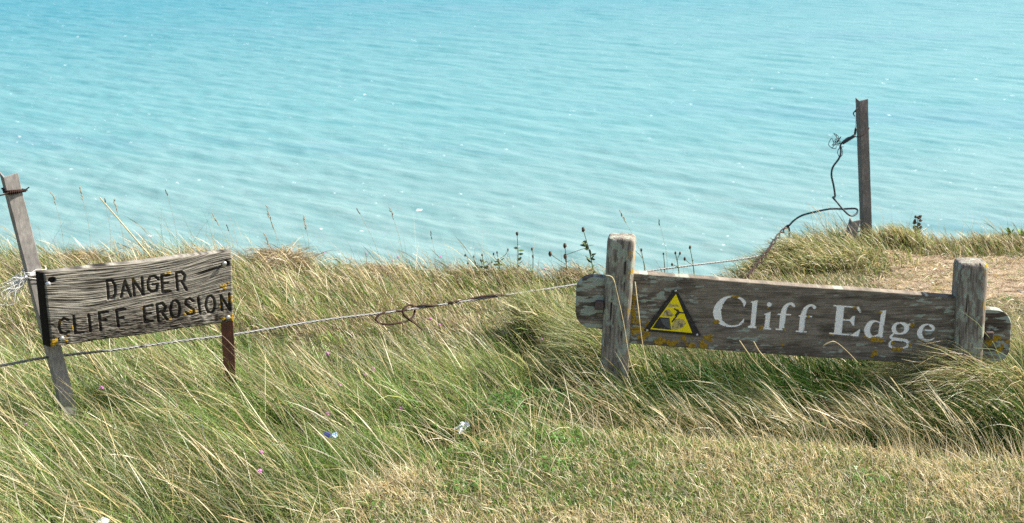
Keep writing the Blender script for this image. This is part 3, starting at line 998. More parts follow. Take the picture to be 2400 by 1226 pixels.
def round_poly(pts, r, n=5):
    P = [np.asarray(p, float) for p in pts]; out = []
    m = len(P)
    for i in range(m):
        a, b, c = P[i - 1], P[i], P[(i + 1) % m]
        d1 = (a - b) / np.linalg.norm(a - b); d2 = (c - b) / np.linalg.norm(c - b)
        s = b + d1 * r; e = b + d2 * r
        for t in np.linspace(0, 1, n):
            out.append((1 - t) ** 2 * s + 2 * t * (1 - t) * b + t * t * e)
    return out


plate = bpy.data.objects.new('warning_plate', bpy.data.meshes.new('warning_plate'))
pv, pf, pm = [], [], []


def slab(uwpts, n0, n1, mi):
    b = len(pv); k = len(uwpts)
    ar = sum(uwpts[i][0] * uwpts[(i + 1) % k][1] - uwpts[(i + 1) % k][0] * uwpts[i][1] for i in range(k))
    if ar < 0: uwpts = uwpts[::-1]
    for n_ in (n0, n1):
        for u_, w_ in uwpts: pv.append(tuple(CP.P(np.array(u_), np.array(w_), n_)))
    pf.append(tuple(range(b + k, b + 2 * k))); pm.append(mi)
    for i in range(k):
        j = (i + 1) % k
        pf.append((b + i, b + j, b + k + j, b + k + i)); pm.append(mi)


slab([tuple(p) for p in round_poly([c1(592, 166), c1(230, 648), c1(879, 705)], 0.008)], 0.001, 0.0042, 0)
slab([tuple(p) for p in round_poly([c1(595, 232), c1(307, 627), c1(778, 670)], 0.002)], 0.0040, 0.0048, 1)
slab(pg1([(408, 492), (522, 500), (530, 560), (541, 634), (330, 613)]), 0.0046, 0.0054, 2)
slab(pg1([(420, 505), (520, 510), (528, 560), (538, 628), (500, 612), (455, 575), (430, 540)]), 0.0052, 0.0057, 3)
slab(pg1([(545, 630), (556, 575), (592, 512), (640, 505), (685, 520), (706, 565), (668, 608), (605, 634)]), 0.0046, 0.0052, 4)
slab(pg1([(528, 330), (560, 352), (612, 348), (642, 372), (600, 372), (540, 380), (505, 378)]), 0.0046, 0.0051, 4)
slab(pg1([(470, 420), (520, 400), (545, 440), (580, 470), (545, 485), (430, 482)]), 0.0046, 0.0051, 4)


def stroke_slab(pts, wd, n0, n1, mi):
    for (x0, y0), (x1, y1) in zip(pts[:-1], pts[1:]):
        dx, dy = x1 - x0, y1 - y0; l = math.hypot(dx, dy); nx_, ny_ = -dy / l * wd, dx / l * wd
        slab(pg1([(x0 + nx_, y0 + ny_), (x1 + nx_ * 0.7, y1 + ny_ * 0.7), (x1 - nx_ * 0.7, y1 - ny_ * 0.7), (x0 - nx_, y0 - ny_)]), n0, n1, mi)


stroke_slab([(575, 395), (632, 432)], 8, 0.0048, 0.0058, 2)
stroke_slab([(632, 428), (590, 478)], 17, 0.00485, 0.0060, 2)
stroke_slab([(630, 438), (700, 444)], 8, 0.00475, 0.0056, 2)
stroke_slab([(606, 470), (578, 510), (548, 548)], 10, 0.0047, 0.0055, 2)
slab(pg1([(612 + 13 * math.cos(t), 415 + 13 * math.sin(t)) for t in np.linspace(0, 6.28, 11)[:-1]]), 0.0049, 0.0062, 2)
plate.data.from_pydata(pv, [], pf)
for m_ in (M_PBLACK, M_PYEL, M_PICT, M_PGREY, M_PTAN): plate.data.materials.append(m_)
for p, mi in zip(plate.data.polygons, pm): p.material_index = mi
link(plate); attach(plate, cliff)
plate['label'] = 'black and yellow warning triangle with falling figure over a cliff'
for x, y in ((592, 196), (270, 640), (832, 690)):
    bo = bolt(CP, c1(x, y), 0.0045, 0.0046, 0.006, None)
    bo.parent = plate; bo.matrix_parent_inverse = (plate.matrix_parent_inverse).inverted() @ Matrix.Identity(4) if False else Matrix.Identity(4)

# ------------------------------------------------------------------ steel posts, wires
LP_Y = 4.30
lp_top = at_y(8, 416, LP_Y - 0.02); lp_bot = at_y(160, 1012, LP_Y)
lp = angle_iron('fence_post', lp_top, lp_bot, R(33), 0.045, 0.005, M_STEEL_L, None, 0.025)
tag(lp, 'leaning grey steel angle post with a rusty top beside the DANGER board', 'fence post', 'steel fence posts')
RP_Y = 7.2
rp_top = at_y(2014, 237, RP_Y); rp_bot = at_y(2027, 610, RP_Y)
rp = angle_iron('fence_post', rp_top, rp_bot, R(11), 0.047, 0.005, M_STEEL_R, None, 0.03)
tag(rp, 'brownish steel angle post standing on the grassy hump at the cliff edge', 'fence post', 'steel fence posts')

FD = np.array([rp_bot[0] - lp_bot[0], rp_bot[1] - lp_bot[1], 0.0]); FD /= np.linalg.norm(FD)
FN = np.array([FD[1], -FD[0], 0.0])
F0 = np.array([lp_bot[0] - 0.02, lp_bot[1] + 0.03, 0.0])


def fence(px, py, off=0.0): return on_plane(px, py, F0 + FN * off, FN)


def strand(pts, r, wires, pitch, material, name, n=14):
    P = spline(pts, n); mb = MB()
    # resample evenly
    d = np.concatenate([[0], np.cumsum(np.linalg.norm(np.diff(P, axis=0), axis=1))])
    m = max(8, int(d[-1] / (pitch / 8)))
    s = np.linspace(0, d[-1], m); Q = np.stack([np.interp(s, d, P[:, k]) for k in range(3)], 1)
    T = np.gradient(Q, axis=0); T /= np.linalg.norm(T, axis=1)[:, None]
    A = np.cross(T, [0.1, 0.2, 1.0]); A /= np.linalg.norm(A, axis=1)[:, None]; B = np.cross(T, A)
    for k in range(wires):
        ph = 2 * math.pi * (s / pitch + k / wires)
        tube(mb, Q + r * 0.55 * (np.cos(ph)[:, None] * A + np.sin(ph)[:, None] * B), r * 0.58, 5)
    return mb.build(name, material, None, True)


wire_px = [(-260, 905), (0, 858), (110, 838), (300, 816), (440, 797), (560, 782), (760, 750), (940, 728), (1150, 697), (1355, 666), (1490, 640), (1620, 622), (1760, 604), (1880, 575), (1975, 553), (2037, 536)]
fw = strand([fence(x, y) for x, y in wire_px], 0.0042, 3, 0.06, M_GALV, 'fence_wire', 6)
tag(fw, 'twisted pale steel wire strung low between the two steel posts', 'wire')

# rusty wire with a loop, twisted on the strand
rw_px = [(992, 773), (970, 756), (948, 740), (945, 728), (952, 718), (966, 716), (972, 728), (968, 742), (955, 752), (930, 758), (900, 760), (884, 754), (882, 746), (892, 736), (915, 729), (940, 729), (965, 722), (990, 716), (1015, 717), (1040, 714), (1060, 708), (1090, 704), (1130, 695), (1170, 692), (1220, 697), (1270, 704), (1320, 708), (1362, 716)]
offs = [0.03, 0.025, 0.02, 0.008, 0.0, -0.012, -0.01, 0.0, 0.02, 0.03, 0.03, 0.02, 0.01, 0.006, -0.006, 0.006, -0.006, 0.005, 0.006, -0.006, 0.006, -0.006, 0.006, 0.004, 0.01, 0.015, 0.02, 0.03]
mb = MB(); tube(mb, spline([fence(x, y, o) for (x, y), o in zip(rw_px, offs)], 6), 0.0043, 6)
tag(mb.build('rusty_wire', M_RUSTWIRE, None, True), 'brown rusty wire ending in a loose loop, twisted round the pale fence wire', 'wire')

# rusty tie around the leaning post top
mb = MB(); axl = (lp_top - lp_bot) / np.linalg.norm(lp_top - lp_bot)
c0 = lp_bot + axl * (np.linalg.norm(lp_top - lp_bot) - 0.048)
fr = np.array([math.cos(R(33)), math.sin(R(33)), 0]); bk = np.array([-math.sin(R(33)), math.cos(R(33)), 0])
P = []
for k in range(3):
    for a, b in ((-0.004, -0.004), (0.024, -0.006), (0.051, -0.004), (0.053, 0.01), (0.03, 0.045), (0.005, 0.052), (-0.005, 0.03)):
        P.append(c0 + fr * a + bk * b + axl * (-0.004 + 0.004 * k + 0.002 * math.sin(len(P))))
P += [c0 + fr * 0.03 - bk * 0.007, c0 + fr * 0.055 - bk * 0.004 + axl * 0.004, c0 + fr * 0.068 - bk * 0.004 + axl * 0.010]
tube(mb, spline(P, 5), 0.0021, 6)
tube(mb, spline([c0 - fr * 0.05 + axl * -0.004, c0 - fr * 0.02 - bk * 0.01 + axl * -0.004, c0 - fr * 0.0 - bk * 0.008, c0 + fr * 0.02 - bk * 0.009 + axl * 0.002, c0 + fr * 0.06 - bk * 0.006 + axl * 0.002], 6), 0.0024, 6)
for k in range(5):
    cc = c0 + fr * (0.006 + 0.006 * k) - bk * 0.008
    tube(mb, [cc + axl * 0.006 + 0.0025 * fr, cc - bk * 0.004, cc - axl * 0.006 - 0.0025 * fr], 0.0018, 5)
tag(mb.build('wire_tie', M_RUSTWIRE, None, True), 'rusty wire wound round the top of the leaning steel post', 'wire')

# white twine
mb = MB(); rg = np.random.default_rng(12)
ct = lp_bot + axl * (np.linalg.norm(at_y(78, 640, LP_Y) - lp_bot))
for k in range(6):
    P = []
    zz = 0.014 * (rg.random() - 0.5) * 2
    for a, b in ((0.060, 0.02), (0.055, -0.006), (0.025, -0.007), (-0.006, -0.008), (-0.008, 0.03), (0.01, 0.054), (0.05, 0.03)):
        P.append(ct + fr * a + bk * b + axl * (zz + 0.006 * rg.normal()))
    tube(mb, spline(P, 5), 0.0012, 4)
for k in range(60):
    a = np.array([-0.004 * 1, 0, 0]); P = [ct + fr * -0.004 + axl * (-0.01 * rg.random())]
    d = np.array([-0.8, -0.1 + 0.3 * rg.normal(), -0.35 + 0.35 * rg.normal()]); L_ = 0.02 + 0.085 * rg.random()
    for j in range(1, 5): P.append(P[0] + d * L_ * j / 4 + 0.006 * rg.normal(size=3) * j / 2 + np.array([0, 0, -0.012 * (j / 4) ** 2]))
    tube(mb, spline(P, 4), 0.0007, 4)
tag(mb.build('twine', M_TWINE, None, True), 'frayed white twine knotted round the leaning steel post', 'twine')

# ------------------------------------------------------------------ far post bits
def fp(px, py, o=0.0): return at_y(px, py, RP_Y - 0.02 + o)
bw_px = [(2006, 300), (2002, 318), (1985, 325), (1970, 340), (1971, 356), (1966, 372), (1952, 392), (1949, 412), (1954, 436), (1957, 460), (1952, 463), (1962, 474), (1975, 490), (1992, 505), (2005, 503), (2010, 494), (2003, 489), (1975, 490), (1945, 490), (1905, 498), (1880, 505), (1862, 516), (1850, 528), (1843, 532)]
mb = MB(); tube(mb, spline([fp(x, y, 0.02 * math.sin(i * 0.9)) for i, (x, y) in enumerate(bw_px)], 7), 0.0050, 7)
bwire = thing('loose_wire', fp(1843, 560), 'loose black wire curling down from the brownish post at the cliff edge', 'wire')
mb.build('cable', M_BLACKWIRE, bwire, True)
mb = MB(); Pm = np.array([fp(x, y, -0.20 * i) for i, (x, y) in enumerate([(1846, 530), (1832, 545), (1815, 566), (1798, 590), (1783, 612), (1765, 632), (1750, 652)])])
Q = spline(Pm, 12); T = np.gradient(Q, axis=0); T /= np.linalg.norm(T, axis=1)[:, None]
A = np.cross(T, [0, 1, 0]); A /= np.linalg.norm(A, axis=1)[:, None]; B = np.cross(T, A)
for k in range(2):
    ph = np.linspace(0, 30, len(Q)) + k * math.pi
    am = 0.0085 * (0.5 + 0.6 * np.abs(np.sin(np.linspace(0, 7, len(Q)))))
    tube(mb, Q + am[:, None] * (np.cos(ph)[:, None] * A + np.sin(ph)[:, None] * B), 0.0036, 6)
tube(mb, spline([fp(1846, 527), fp(1850, 540), fp(1849, 562)], 6), 0.0045, 6)
mb.build('twisted_tail', M_RUSTWIRE, bwire, True)
mb = MB()
tube(mb, spline([fp(2003, 318), fp(1990, 326), fp(1974, 336)], 5), 0.0085, 8)
rg = np.random.default_rng(5)
for k in range(5):
    c = fp(1968 + 8 * rg.normal(), 335 + 8 * rg.normal()); P = [c + 0.018 * rg.normal(size=3) for j in range(5)]
    tube(mb, spline(P, 5), 0.0017, 5)
tube(mb, spline([fp(1970, 342), fp(1963, 356), fp(1968, 368), fp(1975, 360), fp(1972, 345)], 5), 0.0018, 5)
mb.build('wire_knot', M_BLACKWIRE, bwire, True)
mb = MB()
axr = (rp_top - rp_bot) / np.linalg.norm(rp_top - rp_bot)
P = [fp(2003, 272), fp(2000, 266, -0.02), fp(2006, 258, -0.03), fp(2010, 252, -0.01), fp(2004, 262, -0.02), fp(2008, 256, 0.04)]
tube(mb, spline(P, 6), 0.0030, 6)
tube(mb, spline([fp(2006, 258), fp(2006, 285), fp(2005, 310), fp(2004, 320)], 6), 0.0012, 5)
tube(mb, spline([fp(2004, 302), fp(2003, 318), fp(2012, 321, -0.03), fp(2024, 316, -0.03), fp(2034, 306, -0.01), fp(2037, 300, 0.02)], 6), 0.0026, 6)
tag(mb.build('wire_tie', M_RUSTWIRE, None, True), 'thin dark wire wound round the top of the brownish post at the cliff edge', 'wire')

# short slanted stake at its foot
top = at_y(1996, 520, RP_Y - 0.12); bot = at_y(1976, 590, RP_Y - 0.15)
st_o = angle_iron('stake', top, bot, R(4), 0.046, 0.006, M_STEEL_R, None, 0.0)
tag(st_o, 'short dark steel stub slanting at the foot of the brownish post', 'stake')

# ------------------------------------------------------------------ grass
def blades(P, L, az, th0, th1, W, c0, c1_, segs, prof, curve=1.2, phi=None, droop=None):
    """ribbon blades, all arrays over n; returns V (n*(segs+1)*2,3), colours, faces"""
    n = len(P); s = np.linspace(0, 1, segs + 1)
    sm = (s[1:] + s[:-1]) / 2
    th = th0[:, None] + (th1 - th0)[:, None] * sm[None, :] ** curve
    ds = (L / segs)[:, None]
    azs = az[:, None] + (rng.normal(0, 0.22, (n, 1)) * sm[None, :])
    st = np.stack([np.sin(th) * np.cos(azs) * ds, np.sin(th) * np.sin(azs) * ds, np.cos(th) * ds], -1)
    pos = np.concatenate([np.zeros((n, 1, 3)), np.cumsum(st, 1)], 1) + P[:, None, :]
    tan = np.concatenate([st[:, :1], (st[:, 1:] + st[:, :-1]) / 2, st[:, -1:]], 1)
    tan = tan / (np.linalg.norm(tan, axis=2, keepdims=True) + 1e-9)
    if phi is None: phi = rng.uniform(0, 2 * np.pi, n)
    rv = np.stack([np.cos(phi), np.sin(phi), rng.normal(0, 0.5, n)], -1)[:, None, :]
    side = np.cross(tan, np.broadcast_to(rv, tan.shape)); side /= np.linalg.norm(side, axis=2, keepdims=True) + 1e-9
    hw = (W[:, None] * np.asarray(prof)[None, :] / 2)[..., None]
    V = np.stack([pos - side * hw, pos + side * hw], 2).reshape(-1, 3)
    col = c0[:, None, :] * (1 - s[None, :, None]) + c1_[:, None, :] * s[None, :, None]
    col = np.repeat(col, 2, axis=1).reshape(-1, 3)
    vb = (np.arange(n) * (segs + 1) * 2)[:, None]; k = (np.arange(segs) * 2)[None, :]
    i = (vb + k).ravel()
    F = np.stack([i, i + 1, i + 3, i + 2], 1)
    return V, col, F


PROF_LEAF = {2: [1, 0.85, 0.1], 3: [1, 0.95, 0.65, 0.08], 4: [0.9, 1, 0.85, 0.5, 0.06], 5: [0.9, 1, 0.95, 0.75, 0.45, 0.06], 6: [0.9, 1, 1, 0.85, 0.65, 0.38, 0.05]}
PROF_SEED = [0.45, 0.42, 0.40, 0.38, 0.36, 0.9, 1.25, 0.8, 0.15]


class Grass:
    def __init__(s): s.V = []; s.C = []; s.F = []; s.n = 0
    def add(s, V, C, F): s.V.append(V); s.C.append(C); s.F.append(F + s.n); s.n += len(V)
    def build(s, name, parent=None):
        return np_mesh(name, np.concatenate(s.V), np.concatenate(s.F), M_GRASS, parent, None, False, None, np.concatenate(s.C))


GREEN = np.array([[0.070, 0.165, 0.018], [0.105, 0.215, 0.026], [0.050, 0.130, 0.026], [0.150, 0.260, 0.036], [0.20, 0.30, 0.065]])
STRAW = np.array([[0.56, 0.46, 0.26], [0.65, 0.56, 0.36], [0.46, 0.36, 0.19], [0.58, 0.44, 0.21], [0.70, 0.63, 0.46]])
BROWN = np.array([[0.24, 0.17, 0.10], [0.30, 0.22, 0.13], [0.19, 0.14, 0.08], [0.33, 0.26, 0.16]])
OLIVE = np.array([[0.23, 0.25, 0.060], [0.30, 0.30, 0.090], [0.18, 0.21, 0.042]])


def pick(pal, n):
    c = pal[rng.integers(0, len(pal), n)] * rng.uniform(0.78, 1.22, (n, 1))
    return np.clip(c + rng.normal(0, 0.008, (n, 3)), 0.005, 0.9)


def mixpal(n, w):
    """w: (n,4) weights green, olive, straw, brown"""
    w = w / w.sum(1, keepdims=True); cw = np.cumsum(w, 1); r = rng.random((n, 1))
    k = (r > cw).sum(1).clip(0, 3)
    pals = [pick(GREEN, n), pick(OLIVE, n), pick(STRAW, n), pick(BROWN, n)]
    return np.choose(k[:, None], pals), k


def turf_edge(x): return np.interp(x, YBX, YBY) + 0.34 * (fbm(np.asarray(x) * 3.6, 0 * np.asarray(x) + 1, 15, 4) - 0.5)


def scatter(n, x0, x1, y0, y1):
    """uniform over the trapezium the lens can see, with a margin"""
    y = rng.uniform(y0, y1, n * 2); x = rng.uniform(x0, x1, n * 2)
    k = np.abs(x) < 0.40 * y + 0.55
    x, y = x[k][:n], y[k][:n]
    return x, y


CLEAR = [(lp_bot[0], lp_bot[1])]


def wind(n, mean=180, sd=28): return np.radians(rng.normal(mean, sd, n))


def on(x, y): return np.stack([x, y, H(x, y) - 0.004], -1)


# 1) long wind-blown grass, left and centre --------------------------------
G = Grass()


def long_zone(x, y):
    """height factor of the long grass, 0 where there is none"""
    yb = turf_edge(x)
    f = sstep(-0.05, 0.30, y - yb)
    back = np.interp(x, [-4, -1.5, -0.5, 0.2, 0.4], [4.9, 4.85, 4.78, 4.72, 4.7])
    f = f * (1 - 0.80 * sstep(-0.05, 0.30, y - back + 0.15 * (fbm(x * 4, y * 4, 77, 2) - 0.5)))
    f = f * (1 - 0.9 * sstep(0.38, 0.55, x))
    return f


def add_long(n, seg, lmin, lmax, wl, pal_w, th0, th1, dens_seed, prof=None, az=(180, 30), y0=2.9, y1=5.3):
    x, y = scatter(n, -3.0, 0.7, y0, y1)
    f = long_zone(x, y); patch = fbm(x * 2.3, y * 2.3, dens_seed, 3)
    k = (f > 0.10) & (rng.random(len(x)) < np.clip(0.15 + f, 0, 1)) & (y < edge_y(x))
    x, y, f, patch = x[k], y[k], f[k], patch[k]
    cl = fbm(x * 8.5, y * 8.5, 131, 2)                      # tufts a hand wide with gaps between them
    k = rng.random(len(x)) < 0.22 + 0.78 * sstep(0.34, 0.56, cl); x, y, f, patch, cl = x[k], y[k], f[k], patch[k], cl[k]; m = len(x)
    L = rng.uniform(lmin, lmax, m) * (0.35 + 0.65 * f) * (0.45 + 1.1 * patch) * (0.60 + 0.85 * cl)
    w_ = np.tile(np.asarray(pal_w, float), (m, 1))
    w_[:, 0] *= np.clip(1.7 - 2.2 * (patch - 0.2), 0.2, 3); w_[:, 2] *= np.clip(0.3 + 1.8 * (patch - 0.2), 0.1, 3)
    w_[:, 2] *= (1 + 0.8 * sstep(0.5, 0.1, f)) * (1 + 0.9 * sstep(4.0, 3.6, y))
    c, kk = mixpal(m, w_)
    c = np.where((kk < 2)[:, None], c * (0.42 + 1.15 * fbm(x * 2.7, y * 2.7, 141, 3))[:, None], c)   # darker and fresher species in patches
    tip = np.where((kk < 2)[:, None], c * 0.88 + pick(STRAW, m) * 0.12, c * 1.05)
    base_c = np.where((kk < 2)[:, None], c * 0.85, c * 0.7 + pick(GREEN, m) * 0.3)
    turn = np.radians(110) * (fbm(x * 4.5, y * 4.5, 133, 2) - 0.5)
    V, C, F = blades(on(x, y), L, wind(m, *az) + turn, np.radians(rng.normal(th0, 9, m)).clip(0.02, 1.3), np.radians(rng.normal(th1, 14, m)).clip(0.2, 2.0),
                     rng.uniform(*wl, m), base_c, tip, seg, prof or PROF_LEAF[seg])
    G.add(V, C, F)


add_long(150000, 3, 0.05, 0.15, (0.0016, 0.0034), (2.1, 0.22, 0.08, 0.05), 16, 60, 101, None, (180, 60))
add_long(70000, 4, 0.12, 0.27, (0.0015, 0.0032), (1.9, 0.35, 0.16, 0.05), 22, 66, 102, None, (180, 46))
add_long(4200, 8, 0.24, 0.40, (0.0017, 0.0027), (0.02, 0.10, 1.5, 0.22), 30, 60, 103, PROF_SEED, (180, 22))
add_long(7600, 5, 0.20, 0.36, (0.0012, 0.0019), (0.02, 0.12, 1.5, 0.22), 26, 64, 106, None, (180, 30))
add_long(13000, 3, 0.06, 0.19, (0.0014, 0.0026), (0.0, 0.2, 1.2, 0.8), 55, 85, 108, None, (90, 110))
add_long(3400, 5, 0.10, 0.24, (0.0045, 0.0085), (1.0, 0.3, 0.05, 0.0), 14, 74, 104, None, (175, 60))
tag(G.build('long_grass'), 'long wind-blown green and straw coloured grass leaning left around the fence wire', 'grass', None, 'stuff')

# 2) short dry turf ---------------------------------------------------------
G = Grass()
x, y = scatter(190000, -1.6, 3.2, 2.7, 4.6)
d = turf_edge(x) - y
k = (d + 0.10 * rng.normal(0, 0.6, len(d)) > np.where(x > 0.4, 0.0, -0.10)); x, y, d = x[k], y[k], d[k]; m = len(x)
patch = fbm(x * 3.0, y * 3.0, 203, 4); bare = sstep(0.60, 0.70, fbm(x * 2.1 + 5, y * 4.0, 207, 3)) * sstep(0.9, 1.5, x)
k = rng.random(m) > 0.75 * bare; x, y, d, patch = x[k], y[k], d[k], patch[k]; m = len(x)
L = rng.uniform(0.014, 0.042, m) * (0.6 + 0.8 * patch) * (1 + (0.9 - 0.6 * sstep(0.15, 0.5, x)) * sstep(0.25, 0.0, d))
w_ = np.tile([1.0, 0.40, 1.7, 0.15], (m, 1)); w_[:, 0] *= np.clip(2.4 - 3.6 * (patch - 0.2), 0.1, 4) * (1.25 - 0.55 * sstep(0.2, 1.6, x)); w_[:, 2] *= np.clip(0.2 + 2.4 * (patch - 0.2), 0.1, 4)
c, kk = mixpal(m, w_)
V, C, F = blades(on(x, y), L, rng.uniform(0, 6.283, m) * 0.55 + np.radians(180) * 0.45 + rng.normal(0, 0.9, m), np.radians(rng.normal(28, 20, m)), np.radians(rng.normal(70, 25, m)),
                 rng.uniform(0.0013, 0.0028, m), c * 0.95, np.clip(c * 1.2, 0, 0.85), 2, PROF_LEAF[2])
G.add(V, C, F)
# straws lying and standing in the turf
x, y = scatter(6500, -1.6, 3.2, 2.8, 4.45); k = turf_edge(x) - y > np.where(x > 0.35, -0.09, -0.2); x, y = x[k], y[k]; m = len(x)
c = pick(STRAW, m)
near = np.exp(-((turf_edge(x) - y) / 0.30) ** 2) * (1 - 0.8 * sstep(0.15, 0.5, x))
V, C, F = blades(on(x, y), rng.uniform(0.07, 0.16, m) * (0.7 + 1.2 * near), wind(m, 175, 60), np.radians(rng.normal(38, 26, m)), np.radians(rng.normal(66, 26, m)), rng.uniform(0.0011, 0.0020, m), c * 0.85, c * 1.1, 5, PROF_LEAF[5])
G.add(V, C, F)
tag(G.build('short_turf'), 'short dry trodden turf in the foreground, straw and green mixed', 'grass', None, 'stuff')

# 3) clifftop grass behind the fence ----------------------------------------
G = Grass()


def add_back(n, seg, lmin, lmax, wl, pal_w, th0, th1, seed, prof=None, az=(180, 45), edge_only=0.0):
    x, y = scatter(n, -3.6, 3.6, 4.75, 7.5)
    e = edge_y(x); pth = in_path(x, y)
    k = (y < e + 0.08) & ((x < 0.42) | (y > 4.86)) & (rng.random(len(x)) > pth * 0.955)
    if edge_only: k &= (y > e - edge_only)
    x, y = x[k], y[k]; e = edge_y(x); m = len(x)
    patch = fbm(x * 2.6, y * 2.6, seed, 3)
    # short beside the fence line and on the worn ground right, long towards the edge
    ht = 0.30 + 0.70 * sstep(5.15, 5.7, y + 0.3 * (patch - 0.5))
    right = sstep(1.15, 1.55, x) * sstep(6.95, 6.75, y)
    ht = ht * (1 - 0.72 * right) * (1 - 0.38 * sstep(1.7, 2.0, x))
    mid = sstep(0.2, 0.7, x) * sstep(1.5, 1.0, x) * sstep(5.6, 6.1, y)
    ht = ht * (1 - 0.45 * mid)
    ht = ht * (1 - 0.60 * sstep(-0.45, -0.15, x) * sstep(0.75, 0.5, x) * sstep(6.30, 6.0, y))
    L = rng.uniform(lmin, lmax, m) * ht * (0.35 + 1.3 * fbm(x * 4.2, y * 4.2, 311, 3))
    w_ = np.tile(np.asarray(pal_w, float), (m, 1))
    w_[:, 0] *= np.clip(1.8 - 2.6 * (patch - 0.2), 0.15, 3) * (1 - 0.5 * right); w_[:, 3] *= np.clip(0.2 + 2.2 * (patch - 0.25), 0.1, 3)
    w_[:, 2] *= 1 + 1.8 * sstep(0.6, 0.3, ht)
    c, kk = mixpal(m, w_)
    V, C, F = blades(on(x, y), L, wind(m, *az), np.radians(rng.normal(th0, 12, m)).clip(0.0, 1.3), np.radians(rng.normal(th1, 18, m)).clip(0.1, 2.0), rng.uniform(*wl, m), c * 0.85, c * 1.05, seg, prof or PROF_LEAF[seg])
    G.add(V, C, F)


add_back(100000, 3, 0.03, 0.10, (0.0020, 0.0038), (0.9, 0.7, 0.45, 0.95), 18, 60, 301)
add_back(36000, 4, 0.07, 0.18, (0.0018, 0.0036), (0.7, 0.6, 0.7, 0.95), 24, 62, 302)
add_back(3400, 8, 0.14, 0.27, (0.0018, 0.0030), (0.04, 0.25, 1.3, 0.5), 26, 60, 303, PROF_SEED, (180, 22))
add_back(6000, 5, 0.12, 0.24, (0.0013, 0.0021), (0.05, 0.3, 1.3, 0.5), 24, 62, 307, None, (180, 25))
add_back(6000, 4, 0.08, 0.18, (0.0014, 0.0026), (0.5, 0.9, 0.6, 0.6), 8, 40, 305, None, (180, 60), 0.30)
add_back(2600, 5, 0.16, 0.34, (0.0010, 0.0017), (0.2, 0.5, 1.0, 0.8), 6, 40, 306, None, (180, 70), 0.30)
# trodden straw and stubble on the bare earth
x, y = scatter(16000, 1.2, 3.6, 5.2, 7.1); k = in_path(x, y) > 0.2; k |= (x > 1.9) & (y < 6.3); x, y = x[k], y[k]
k = rng.random(len(x)) < 0.25 + 0.75 * sstep(0.42, 0.6, fbm(x * 6, y * 6, 333, 3)); x, y = x[k], y[k]; m = len(x)
c = pick(STRAW, m); c[::4] = pick(BROWN, m)[::4]; c[1::9] = pick(GREEN, m)[1::9]
V, C, F = blades(on(x, y) + np.array([0, 0, 0.009]), rng.uniform(0.02, 0.07, m), rng.uniform(0, 6.283, m), np.radians(rng.normal(68, 14, m)), np.radians(rng.normal(88, 10, m)), rng.uniform(0.0018, 0.0035, m), c * 0.9, c, 2, PROF_LEAF[2])
G.add(V, C, F)
tag(G.build('clifftop_grass'), 'browner rough grass behind the fence wire up to the cliff edge', 'grass', None, 'stuff')

# 4) deep grass under the Cliff Edge board ----------------------------------
G = Grass()


def add_under(n, seg, lmin, lmax, wl, pal_w, th0, th1, x0, x1, y0, y1, az, prof=None):
    x = rng.uniform(x0, x1, n); y = rng.uniform(y0, y1, n)
    yb = turf_edge(x); k = y > yb - 0.06; x, y = x[k], y[k]; m = len(x)
    f = 0.35 + 0.65 * sstep(-0.05, 0.22, y - turf_edge(x))
    L = rng.uniform(lmin, lmax, m) * f
    c, kk = mixpal(m, np.tile(np.asarray(pal_w, float), (m, 1))); c = np.where((kk == 0)[:, None], c * np.array([0.30, 0.40, 0.42]), np.where((kk == 1)[:, None], c * 0.6, c))  # shade of the hollow put into the green and olive
    V, C, F = blades(on(x, y), L, wind(m, *az), np.radians(rng.normal(th0, 10, m)).clip(0.0, 1.4), np.radians(rng.normal(th1, 15, m)), rng.uniform(*wl, m), c * 0.85, c * 1.05, seg, prof or PROF_LEAF[seg])
    G.add(V, C, F)


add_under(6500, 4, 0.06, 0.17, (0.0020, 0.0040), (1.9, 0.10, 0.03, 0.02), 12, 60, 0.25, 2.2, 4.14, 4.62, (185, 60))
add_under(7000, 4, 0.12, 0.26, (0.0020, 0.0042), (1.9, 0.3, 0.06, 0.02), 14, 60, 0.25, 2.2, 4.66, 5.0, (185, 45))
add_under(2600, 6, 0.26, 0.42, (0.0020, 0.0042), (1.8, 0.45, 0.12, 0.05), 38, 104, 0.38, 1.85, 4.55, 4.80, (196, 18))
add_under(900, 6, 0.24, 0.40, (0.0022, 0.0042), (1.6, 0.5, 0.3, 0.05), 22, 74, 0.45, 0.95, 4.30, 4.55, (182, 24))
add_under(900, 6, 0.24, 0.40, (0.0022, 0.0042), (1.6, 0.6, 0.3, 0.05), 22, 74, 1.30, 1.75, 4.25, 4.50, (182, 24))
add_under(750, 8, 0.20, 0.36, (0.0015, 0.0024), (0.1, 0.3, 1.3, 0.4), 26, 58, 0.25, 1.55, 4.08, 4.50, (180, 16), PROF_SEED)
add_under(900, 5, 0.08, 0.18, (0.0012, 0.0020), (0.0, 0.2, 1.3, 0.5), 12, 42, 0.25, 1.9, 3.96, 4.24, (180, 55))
tag(G.build('shaded_grass'), 'deep green grass under and in front of the long Cliff Edge board', 'grass', None, 'stuff')

